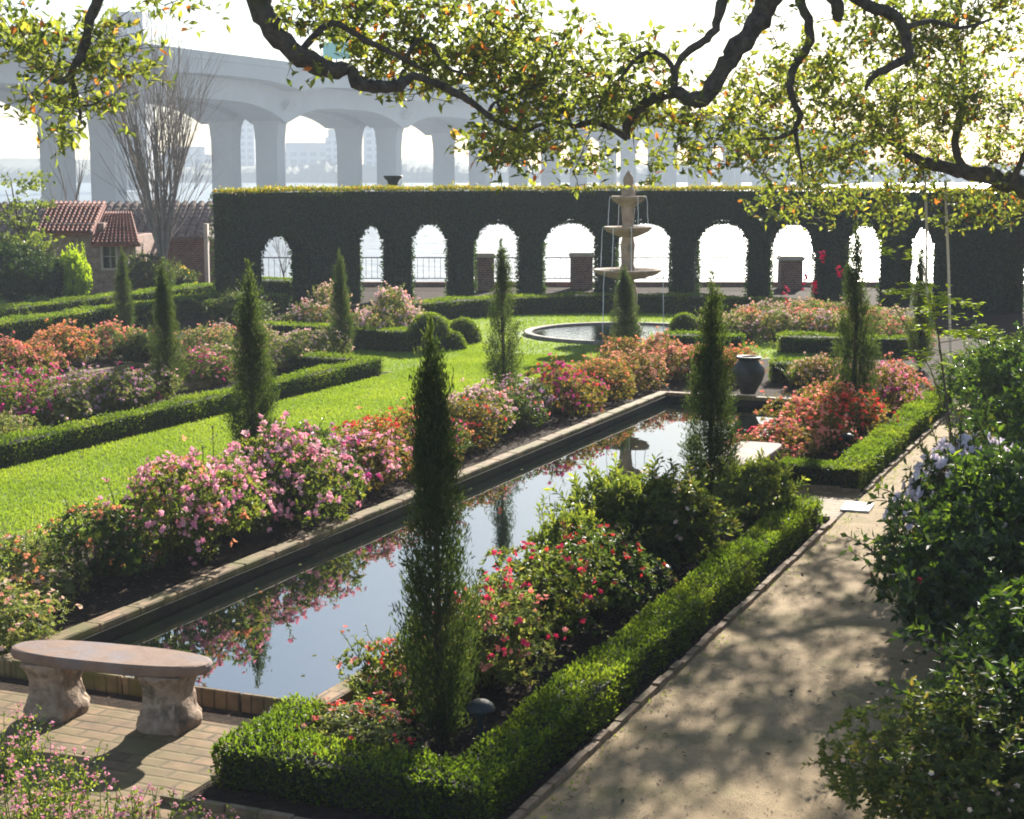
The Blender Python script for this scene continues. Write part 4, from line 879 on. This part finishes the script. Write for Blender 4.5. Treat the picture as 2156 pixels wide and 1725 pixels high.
# ---------------------------------------------------------------- benches
def bench(label, p, rz, L, Wd, oval):
    t=thing('stone_bench',label,'bench',p,rz); g=Geo(); n=48; a,b=L/2,Wd/2; ring=[]
    for i in range(n):
        th=2*math.pi*i/n; e=2./(2.6 if oval else 7.)
        ring.append((a*math.copysign(abs(math.cos(th))**e,math.cos(th)),b*math.copysign(abs(math.sin(th))**e,math.sin(th))))
    prof=[(.94,.375),(.985,.385),(1.,.405),(1.,.43),(.985,.445),(.95,.45)]
    V=[(x*s,y*s,z) for s,z in prof for x,y in ring]; m=len(prof)
    Fq=[(k*n+i,k*n+(i+1)%n,(k+1)*n+(i+1)%n,(k+1)*n+i) for k in range(m-1) for i in range(n)]
    g.add(V,Fq,0,.5,False); g.add(V[:n][::-1],[tuple(range(n))]); g.add(V[-n:],[tuple(range(n))]); g.build('seat',M['stone'],t)
    for s in (-1,1):                       # scrolled carved pedestal
        g=Geo(); px=s*L*.29; nz=13; V=[]; seg=36
        prof=[(0,.98),(.03,1.03),(.07,1.02),(.1,.9),(.13,.86),(.17,.8),(.21,.76),(.25,.76),(.29,.82),(.33,.92),(.35,1.02),(.375,1.0)]
        for z,k in prof:
            for i in range(seg):
                th=2*math.pi*i/seg; e=2/5.; cx=math.copysign(abs(math.cos(th))**e,math.cos(th)); cy=math.copysign(abs(math.sin(th))**e,math.sin(th))
                rib=1+.06*math.sin(6*th+z*16)+.035*math.sin(11*th-z*40)+.018*rng.normal()
                V.append((px+.185*k*cx*rib,(Wd*.43)*(k*.9+.1)*cy*rib,z))
        m=len(prof); Fq=[(k*seg+i,k*seg+(i+1)%seg,(k+1)*seg+(i+1)%seg,(k+1)*seg+i) for k in range(m-1) for i in range(seg)]
        g.add(V,Fq,0,.5,True); g.add(V[:seg][::-1],[tuple(range(seg))]); g.add(V[-seg:],[tuple(range(seg))]); g.build('pedestal',M['stonecut'],t)
    return t
bench('oval pink stone bench on two carved pedestals, on the sunlit brick paving',(-7.19,9.52,.005),math.atan2(.16,1.59),1.62,.46,True).scale=(1,1,1.13)
bench('squared stone bench between the two hedged beds beside the pool',(-5.2,20.0,.005),math.pi/2+.02,1.9,.62,False)

# ---------------------------------------------------------------- urn, lamps, small things
def urn():
    t=thing('garden_urn','big dark round-bellied urn standing on the far pool coping','urn',(-7.25,28.,CT)); g=Geo()
    lathe(g,[(.13,0),(.14,.03),(.17,.1),(.25,.24),(.29,.38),(.28,.47),(.2,.57),(.165,.61)],28); g.build('body',M['urn'],t)
    g=Geo(); lathe(g,[(.165,.605),(.22,.63),(.225,.66),(.19,.67),(.15,.64),(.14,.5)],28,(0,0,0),0,.5,True,False); g.build('rim',M['urn'],t)
urn()
p=np.array(D(828,404,53.4)); t=thing('dark_planter','small dark flared planter on top of the arched hedge','planter',(p[0],p[1],3.4)); g=Geo()
lathe(g,[(.11,0),(.13,.05),(.2,.28),(.29,.36),(.3,.4)],18); g.build('pot',M['urn'],t); g=Geo(); lathe(g,[(.3,.4),(.32,.42),(.31,.45),(.24,.45)],18); g.build('rim',M['urn'],t)
def lamp(label,p,h,r):
    t=thing('mushroom_lamp',label,'garden lamp',p,0,'mushroom lamps of the beds'); g=Geo(); lathe(g,[(.022,0),(.022,h*.81)],10); lathe(g,[(.05,0),(.05,.015),(.022,.02)],12); g.build('post',M['darkmetal'],t)
    g=Geo(); lathe(g,[(r*.5,h*.8),(r,h*.82),(r*1.02,h*.845),(r*.88,h*.92),(r*.52,h*.98),(.002,h)],20); g.build('shade',M['darkmetal'],t)
    g=Geo(); lathe(g,[(.035,h*.7),(.04,h*.8)],10); g.build('collar',M['darkmetal'],t)
lamp('dark mushroom lamp at the foot of the big near cypress',G(1012,1600),.43,.1)
lamp('mushroom lamp half hidden in dark azaleas along the near hedge',G(1393,1262),.34,.095)
lamp('mushroom lamp at the end of the near hedge before the far bench',G(1645,1085),.38,.1)
lamp('pale-topped mushroom lamp under the coral azaleas beyond the far bench',G(1782,962),.34,.1)
lamp('tiny mushroom lamp between coral azaleas beyond the second pool',G(205,762),.36,.1)
g=Geo(); bbox(g,(-.17,-.24,0),(.17,.24,.025),.006); tag(g.build('white_board',M['white'],None,(G(1805,1071)[0],G(1805,1071)[1],.007),.05),'flat white board lying on the sand path','board')
p=D(2062,1420,12.4); t=thing('grey_marker','slanted grey plant marker poking out of the dark shrubs','plant marker',(p[0],p[1],0)); g=Geo()
h=p[2]; V=np.array([(-.13,-.02,h-.09),(.1,.02,h+.09),(.16,.06,h+.13),(.16,.06,h+.09),(.1,.03,h+.03),(-.13,-.01,h-.13)]); V2=V+np.array([0,.012,.006])
g.add(np.concatenate([V,V2]),[(0,1,2,3,4,5)],0); g.add(np.concatenate([V,V2]),[(11,10,9,8,7,6)],0); g.add(np.concatenate([V,V2]),[(i,(i+1)%6,6+(i+1)%6,6+i) for i in range(6)]); g.build('plate',solid('grey_metal',(.3,.32,.33),None,rough=.5),t)
g=Geo(); tube(g,[(0,.0,0),(0,.004,h)],.008,6); g.build('stake',M['iron'],t)
for vx,vb,vt,lab in ((450,985,895,'taller thin metal stake at the lawn edge beside the green cypress'),(428,985,940,'shorter thin metal stake at the lawn edge beside the green cypress')):
    p=G(vx,vb); d=dist(p); h=(vb-vt)*d/3476.; t=thing('metal_stake',lab,'stake',p); g=Geo(); tube(g,[(0,0,-.05),(0,0,h)],.006,6); g.build('rod',M['iron'],t); g=Geo(); lathe(g,[(.012,h-.02),(.014,h),(.004,h+.012)],8); g.build('cap',M['iron'],t)

# ---------------------------------------------------------------- fountain
def fountain():
    t=thing('tiered_fountain','three-tiered stone fountain with a finial, streaming into a round pool','fountain',(FX,FY,0))
    g=Geo(); lathe(g,[(2.36,0.01),(2.36,.075),(2.38,.09),(2.52,.09),(2.54,.075),(2.54,.01)],64,(0,0,0),0,.5,False,False); g.build('basin_rim',M['rim'],t)
    g=Geo(); V=[(2.32*math.cos(a),2.32*math.sin(a),.04) for a in np.linspace(0,2*math.pi,48,endpoint=False)]; g.add(V,[tuple(range(48))]); g.build('water',M['fwater'],t)
    g=Geo(); lathe(g,[(r_*.82,z_) for r_,z_ in [(.42,.0),(.42,.22),(.36,.28),(.27,.34),(.25,.6),(.3,.8),(.31,1.),(.24,1.25),(.2,1.36),(.25,1.42),(.22,1.66),(.19,1.74),(.2,2.0),(.22,2.2),(.17,2.4),(.2,2.47),(.17,2.7),(.19,2.95),(.21,3.1),(.15,3.2),(.13,3.28)]],20); g.build('column',M['fstone'],t)
    for z,r in ((1.56,.85),(2.6,.6),(3.34,.43)):
        g=Geo(); lathe(g,[(.2,z-.2),(r*.5,z-.16),(r*.84,z-.07),(r*.97,z+.0),(r,z+.05),(r*.93,z+.055),(r*.85,z+.01),(.1,z-.02)],36); b=g.build('bowl',M['fstone'],t)
        g=Geo(); lathe(g,[(.001,z+.035),(r*.92,z+.035)],28,(0,0,0),0,.5,False,False); g.build('bowl_water',M['fwater'],b)
    g=Geo(); lathe(g,[(.13,3.26),(.16,3.36),(.17,3.5),(.12,3.6),(.1,3.66),(.13,3.72),(.12,3.84),(.05,3.95),(.001,4.02)],16); g.build('finial',M['fstone'],t)
    def stream(r0,z0,z1,a):
        g=Geo(); P=[]; 
        for s in np.linspace(0,1,9): P.append(((r0+.05*math.sqrt(s))*math.cos(a)+rng.normal(0,.004),(r0+.05*math.sqrt(s))*math.sin(a)+rng.normal(0,.004),z0+(z1-z0)*s))
        tube(g,P,rng.uniform(.006,.01,9),5); g.build('water_stream',M['spray'],t)
    va=math.atan2(RT[1],RT[0])
    for a in (va,va+math.pi,va-1.1,va+2.0): stream(.44,3.38,2.62,a)
    for a in (va+math.pi,va+math.pi+.9,va-1.5): stream(.61,2.64,1.6,a)
    for a in (va-.25,va+math.pi+.8,va+1.6): stream(.86,1.6,.1,a)
fountain()

# ---------------------------------------------------------------- river railing, brick piers, small tree
def pier(label, vx, d, w, h):
    p=np.array(D(vx,600,d)); t=thing('brick_pier',label,'brick pier',(p[0],p[1],0),YAW,'brick piers of the river railing'); g=Geo(); box(g,(-w/2,-w/2,0),(w/2,w/2,h)); g.build('shaft',M['brick'],t)
    g=Geo(); bbox(g,(-w/2-.06,-w/2-.06,h+.003),(w/2+.06,w/2+.06,h+.1),.015); bbox(g,(-w/2-.02,-w/2-.02,h+.1),(w/2+.02,w/2+.02,h+.15),.015); g.build('cap',M['trim'],t)
pier('brick pier seen in the arch next to the ragged bank cypress',1020,55.2,.66,1.12)
pier('brick pier beside the fountain\'s lower bowl, seen through an arch',1224,56,.74,1.1)
pier('brown brick pier seen through the arch behind the red blossoms',1663,56,.74,.98)
def railing():
    a=np.array(LF(-9.6,57.2)); b=np.array(LF(14,57.2)); t=thing('iron_railing','thin iron railing along the river, seen through the arches','railing',tuple(a),YAW); L=np.linalg.norm(b-a)
    g=Geo(); box(g,(0,-.15,0),(L,.15,.16)); g.build('plinth',M['brick'],t)
    g=Geo(); box(g,(0,-.02,.98),(L,.02,1.02)); g.build('top_rail',M['iron'],t); g=Geo(); box(g,(0,-.015,.26),(L,.015,.29)); g.build('bottom_rail',M['iron'],t)
    g=Geo()
    for x in np.arange(.1,L,.2): box(g,(x-.008,-.008,.29),(x+.008,.008,.98))
    g.build('picket_lattice',M['iron'],t)
railing()
# bare trees
def bare_tree(name,label,base,H,spread,nmain,trunk_h,r0,seed,tw=3,mat='greybark'):
    r_=np.random.default_rng(seed); t=thing(name,label,'bare tree',tuple(base)); gt=Geo(); gb=Geo(); tube(gt,[(0,0,-.1),(.02,0,trunk_h*.5),(0,0,trunk_h)],[r0*1.3,r0,r0*.9],8,0,.5,True,.05)
    def grow(p,d,l,r,depth):
        pts=[p]; c=p; dd=d
        for k in range(4):
            dd=unit(dd+r_.normal(0,.06,3)+np.array([0,0,.05])); c=c+dd*l/4; pts.append(c)
        tube(gb,pts,np.linspace(r,r*.45,5),5 if depth==0 else 3,0,.5,False)
        if depth<tw:
            for k in range(5 if depth==0 else 4 if depth==1 else 3):
                i=r_.integers(1,5); nd=unit(dd+r_.normal(0,.27,3)*np.array([1,1,.4])); grow(pts[i],nd,l*r_.uniform(.45,.7),r*.42,depth+1)
    for i in range(nmain):
        a=6.28*i/nmain+r_.uniform(-.3,.3); s=spread*r_.uniform(.2,1.); d=unit(np.array([math.cos(a)*s,math.sin(a)*s,1.])); grow(np.array([0,0,trunk_h*r_.uniform(.55,1)]),d,(H-trunk_h)*r_.uniform(.5,.78),r0*.5,0)
    gt.build('trunk',M[mat],t); gb.build('branches',M[mat],t)
bare_tree('bare_tree','tall leafless tree with a dense upswept fan of branches beside the garden house',np.array(G(346,622)),8.4,.34,22,1.0,.1,3)
bare_tree('bare_tree','small forked leafless tree behind the garden house roof',np.array(G(150,606)),5.6,.42,4,2.4,.07,8,1)
bare_tree('bare_tree','little leafless tree seen through the arch of the shadowed wing',np.array(G(598,607)),1.9,.4,6,.5,.03,9,2)
# leafy tree behind the dark shrubs
def leafy():
    b=np.array(G(45,632)); t=thing('leafy_tree','light green leafy tree at the edge of the upper lawn','tree',tuple(b)); g=Geo(); tube(g,[(0,0,-.1),(.05,0,1.2),(.0,.1,2.6)],[.12,.09,.05],7)
    for a in range(5): tube(g,[(0.02,0.05,1.6+.15*a),(.5*math.cos(a*1.3),.5*math.sin(a*1.3),2.4+.2*a),(.95*math.cos(a*1.3),.9*math.sin(a*1.3),3.+.2*a)],[.04,.025,.01],5,0,.5,False)
    g.build('trunk',M['twig'],t); g=Geo(); P=[]
    for i in range(30):
        c=np.array([rng.normal(0,.75),rng.normal(0,.6),rng.uniform(1.3,4.1)]); P.append(c+rng.normal(0,.18,(16,3))*np.array([1.4,1.4,.5]))
    P=np.concatenate(P); whorl(g,P,rdir(len(P)),5,.13,.065,0,.6); g.build('crown',M['brightleaf'],t)
leafy()

# ---------------------------------------------------------------- garden house and long tiled building
def tiled_roof(name, p0, p1, q0, q1, mat, parent, rows=9, colw=.3, th=.1):
    """barrel tiles between the eave p0-p1 and the ridge q0-q1"""
    g=Geo(); p0,p1,q0,q1=[np.array(v,float) for v in (p0,p1,q0,q1)]; n=max(2,int(np.linalg.norm(p1-p0)/colw)); nn=unit(np.cross(p1-p0,q0-p0)); 
    if nn[2]<0: nn=-nn
    g.add([p0-nn*th,p1-nn*th,q1-nn*th,q0-nn*th,p0,p1,q1,q0],[(0,1,5,4),(1,2,6,5),(2,3,7,6),(3,0,4,7),(4,5,6,7),(3,2,1,0)])
    for i in range(n):
        for r in range(rows):
            a,b=(i+.08)/n,(i+.92)/n; v0,v1=r/rows-.02,(r+1)/rows+.02; ring=[]
            for v,lift in ((v0,.045),(v1,.012)):
                L=p0+(q0-p0)*v; Rr=p1+(q1-p1)*v
                for k in range(5):
                    s=a+(b-a)*k/4; ring.append(L+(Rr-L)*s+nn*(lift+.075*math.sin(math.pi*k/4)+rng.normal(0,.003)))
            g.add(ring,[(k,k+1,6+k,5+k) for k in range(4)],0,.5,True)
            g.add(ring[:5],[(0,1,2,3,4)],0,.5)
    return g.build(name,mat,parent)
def house():
    p=np.array(G(200,620)); d=dist(p); t=thing('garden_house','small old pink-brick garden house under a stepped red tile roof','garden house',tuple(p),YAW)
    s=d/3476.
    def X(vx): return (vx-200)*s
    def Z(vy): return CAMH-(vy-HZ)*s
    g=Geo(); th=.35                       # front wall with a window hole and an arched doorway, built from pieces
    xl,xm,xr=X(112),X(205),X(290)
    w0,w1,wz0,wz1=X(254-0)-0,X(284),0,0
    w0,w1=X(251),X(286); w0,w1=X(253),X(284); w0,w1=X(254),X(285)
    w0,w1=X(253),X(285); wz0,wz1=Z(655),Z(597)
    w0,w1=X(220),X(247); wz0,wz1=Z(564),Z(516)
    ztr=Z(498)
    box(g,(xm,0,0),(w0,th,ztr)); box(g,(w1,0,0),(xr,th,ztr)); box(g,(w0,0,0),(w1,th,wz0)); box(g,(w0,0,wz1),(w1,th,ztr))
    dl,dr,dz=X(150),X(188),Z(560); ztl=Z(470)
    box(g,(xl,0,0),(dl,th,ztl)); box(g,(dr,.002,0),(xm-.001,th,ztl)); n=12; rr=(dr-dl)/2; cx=(dl+dr)/2
    for i in range(n):
        x0=dl+(dr-dl)*i/n; x1=dl+(dr-dl)*(i+1)/n; zz=dz+math.sqrt(max(0,rr*rr-((x0+x1)/2-cx)**2)); box(g,(x0,.001,zz),(x1,th,ztl))
    box(g,(xl,th+.001,0),(xl+th,3.2,ztl)); box(g,(xr-th,th+.001,0),(xr,3.2,ztr)); box(g,(xl+th,2.9,0),(xr-th,3.2,ztr)); box(g,(xm,th+.001,ztr-.4),(xm+.2,2.8,ztl))
    g.build('wall',M['pinkbrick'],t)
    g=Geo(); box(g,(w0,.16,wz0),(w1,.2,wz1)); w=g.build('window',M['glass'],t)
    g=Geo()
    for a,b in (((w0-.07,-.04,wz0-.08),(w1+.07,.12,wz0)),((w0-.07,-.03,wz1),(w1+.07,.12,wz1+.08)),((w0-.07,-.03,wz0+.001),(w0,.12,wz1-.001)),((w1,-.03,wz0+.001),(w1+.07,.12,wz1-.001))): box(g,a,b)
    g.build('frame',M['trim'],w); g=Geo(); c=(w0+w1)/2; box(g,(c-.02,.13,wz0),(c+.02,.158,wz1)); zc=(wz0+wz1)/2; box(g,(w0,.13,zc-.015),(w1,.156,zc+.015)); g.build('glazing_bar',M['trim'],w)
    g=Geo(); box(g,(dl,.3,0),(dr,.34,dz+.3)); g.build('door',solid('dark_door',(.03,.022,.018),(.05,.04,.03),6),t)
    tiled_roof('roof',(xl-.35,-.45,Z(488)),(xm+.05,-.45,Z(488)),(xl-.6,2.0,Z(430)),(xm-.1,2.0,Z(430)),M['tile'],t,11,.145)
    tiled_roof('roof',(xm-.05,-.4,Z(512)),(xr+.25,-.4,Z(512)),(xm-.1,1.8,Z(452)),(xr-.5,1.8,Z(452)),M['tile'],t,11,.145)
house()
def longhouse():
    p=np.array(D(190,612,57.)); s=57/3476.; t=thing('tiled_building','long low dark-brick building with a weathered tile roof behind the bare tree','building',(p[0],p[1],0),YAW)
    X=lambda vx:(vx-190)*s
    Z=lambda vy:CAMH-(vy-HZ)*s
    g=Geo(); box(g,(X(-60),.4,0),(X(455),3.,Z(505))); g.build('wall',M['brick'],t)
    tiled_roof('roof',(X(-90),-.1,Z(510)),(X(452),-.1,Z(500)),(X(-70),2.2,Z(432)),(X(452),2.2,Z(430)),M['oldtile'],t,9,.3)
    g=Geo(); box(g,(X(438),-.3,0),(X(446),.0,Z(470))); g.build('post',M['trim'],t)
longhouse()

# ---------------------------------------------------------------- the bridge
def bridge():
    ux=np.array([.359,.933]); nx=np.array([-.933,.359])     # along / away, in lateral-forward metres
    o=np.array([-44.3,227.])
    t=thing('concrete_bridge','long grey concrete highway bridge on paired arched piers crossing the hazy river','bridge',LF(o[0],o[1],-2))
    b=np.array(LF(o[0],o[1],-2.))
    def Wp(s,off,z): q=o+ux*s+nx*off; return np.array(LF(q[0],q[1],z))-b
    span=43.5; S0,S1=-115,620; base_s=32.8
    piers=[base_s+span*k for k in range(-3,14)]
    def soffit(s,zm,zp,flat=.0):
        k=((s-base_s)/span)%1.; u=abs(k-.5)*2; return zm+(zp-zm)*(u**3.2)
    ss=np.arange(S0,S1,2.5)
    def beam(name,off0,off1,top,zm,zp,mat):
        g=Geo(); V=[];Fq=[]
        for s in ss:
            z=soffit(s,zm,zp); V+=[Wp(s,off0,top),Wp(s,off0,z),Wp(s,off1,z),Wp(s,off1,top)]
        for i in range(len(ss)-1):
            q=4*i
            for k in range(4): Fq.append((q+k,q+(k+1)%4,q+4+(k+1)%4,q+4+k))
        g.add(V,Fq); g.add(V[:4],[(0,1,2,3)]); g.add(V[-4:],[(3,2,1,0)]); return g.build(name,mat,t)
    beam('parapet',-.4,.2,20.4,19.3,19.3,M['concrete'])
    beam('deck',-.2,26,19.29,17.4,16.2,M['concrete'])
    beam('girder',2.6,9,17.3,14.2,11.2,M['concrete'])
    beam('girder',11.5,18,17.2,14.0,11.2,M['concrete'])
    for s in piers:
        for off in (5.8,13.8):
            g=Geo()
            prof=[(-2.5,1.9),(8.5,1.9),(11.,2.2),(13.0,3.1),(14.5,4.4)]; V=[];Fq=[]
            for z,h in prof: V+=[Wp(s-1.3,off-h,z),Wp(s+1.3,off-h,z),Wp(s+1.3,off+h,z),Wp(s-1.3,off+h,z)]
            for i in range(len(prof)-1):
                for k in range(4): q=4*i; Fq.append((q+k,q+(k+1)%4,q+4+(k+1)%4,q+4+k))
            g.add(V,Fq); g.build('pier',M['concrete'],t)
        g=Geo(); V=[]; 
        prof=[(7.1,11.4),(8.2,13.3),(9.8,14.0),(11.4,13.3),(12.5,11.4)]
        for off,z in prof: V+=[Wp(s-1.2,off,z),Wp(s+1.2,off,z),Wp(s+1.2,off,16.4),Wp(s-1.2,off,16.4)]
        Fq=[(4*i+k,4*i+(k+1)%4,4*i+4+(k+1)%4,4*i+4+k) for i in range(4) for k in range(4)]
        g.add(V,Fq); g.build('cross_beam',M['concrete'],t)
bridge()
p=np.array(D(708,107,262)); t=thing('road_sign','teal road sign standing on the bridge deck','road sign',(p[0],p[1],19.2),YAW); g=Geo(); z=p[2]-19.2; bbox(g,(-2.1,-.08,z-1.3),(2.1,.08,z+1.3),.05); g.build('board',M['teal'],t)
g=Geo(); box(g,(-.15,.1,0),(.15,.35,z+1.)); g.build('post',M['concrete'],t)
# far buildings across the river
def tower(label,x0,x1,ytop,d,mat,roof=None,name='tower_block'):
    p=np.array(D((x0+x1)/2,HZ+20,d)); w=(x1-x0)*d/3476.; h=CAMH-(ytop-HZ)*d/3476.+1; t=thing(name,label,'building',(p[0],p[1],-1),YAW)
    g=Geo(); box(g,(-w/2,0,0),(w/2,w*.8 if w<40 else 25,h)); g.build('wall',M[mat],t)
    g=Geo(); ww=w*.36
    box(g,(-ww+(roof or 0)*w*.1,4,h+.01),(ww+(roof or 0)*w*.1,12,h+4)); g.build('roof_house',M['concrete'],t)
tower('slim hazy tower seen between the first bridge piers',503,537,262,850,'facade')
tower('long low hazy block under the bridge\'s peaked opening',580,720,318,830,'facade2',0,'office_block')
tower('short hazy block stepping up beside a bridge pier',686,716,290,815,'facade',0)
tower('tall hazy tower filling the rounded bridge opening',766,842,246,800,'facade')
tower('broad hazy tower whose top rises above the bridge deck',218,312,62,430,'facade',.5)
tower('hazy mid-rise block seen between the bare tree\'s branches',330,445,326,840,'facade2',0,'office_block')
tower('hazy stepped block across the water beyond the bridge end',-40,112,352,850,'facade2',0,'office_block')

# ---------------------------------------------------------------- air
g=Geo(); q=[LF(-1100,-40),LF(1100,-40),LF(1100,1000),LF(-1100,1000)]
V=[(*c[:2],-4.) for c in q]+[(*c[:2],47.) for c in q]
g.add(V,[(3,2,1,0),(4,5,6,7),(0,1,5,4),(1,2,6,5),(2,3,7,6),(3,0,4,7)])
m,nt,nd,ln=nodes('air'); v=nd.new('ShaderNodeVolumePrincipled'); v.inputs['Color'].default_value=(.82,.9,1.,1); v.inputs['Density'].default_value=.0009; v.inputs['Anisotropy'].default_value=-.2
o=nd.new('ShaderNodeOutputMaterial'); ln.new(v.outputs[0],o.inputs['Volume'])
tag(g.build('haze',m),'thin pale haze in the air over the river','haze',kind='stuff')

# ---------------------------------------------------------------- light, sky, camera
SUN_EL, SUN_AZ = R(24.), R(-5.8)
w=bpy.data.worlds.new('World'); S.world=w; w.use_nodes=True; nt=w.node_tree; nt.nodes.clear()
sk=nt.nodes.new('ShaderNodeTexSky'); sk.sky_type='NISHITA'; sk.sun_disc=False; sk.sun_elevation=SUN_EL; sk.sun_rotation=SUN_AZ; sk.air_density=1.; sk.dust_density=.5; sk.ozone_density=1.
bg=nt.nodes.new('ShaderNodeBackground'); bg.inputs[1].default_value=.05; wo=nt.nodes.new('ShaderNodeOutputWorld'); nt.links.new(sk.outputs[0],bg.inputs[0]); nt.links.new(bg.outputs[0],wo.inputs[0])
ld=bpy.data.lights.new('sun','SUN'); ld.energy=5.; ld.angle=R(.53); ld.color=(1.,.93,.82); lo=bpy.data.objects.new('sun',ld); COL.objects.link(lo)
sd=Vector((math.sin(SUN_AZ)*math.cos(SUN_EL),math.cos(SUN_AZ)*math.cos(SUN_EL),math.sin(SUN_EL))); lo.rotation_euler=sd.to_track_quat('Z','Y').to_euler(); lo.location=(0,0,30)
cd=bpy.data.cameras.new('camera'); cd.sensor_width=36; cd.sensor_fit='HORIZONTAL'; cd.lens=36*F/2156.; cd.clip_start=.1; cd.clip_end=5000
co=bpy.data.objects.new('camera',cd); COL.objects.link(co); co.location=(0,0,CAMH); co.rotation_euler=(math.pi/2-PIT,0,YAW); S.camera=co
S.view_settings.view_transform='Standard'; S.view_settings.look='None'; S.view_settings.exposure=1.9; S.view_settings.gamma=1
S.cycles.max_bounces=8; S.cycles.diffuse_bounces=3; S.cycles.glossy_bounces=3; S.cycles.transmission_bounces=5; S.cycles.volume_bounces=1; S.cycles.filter_width=1.9
S.cycles.use_denoising=True
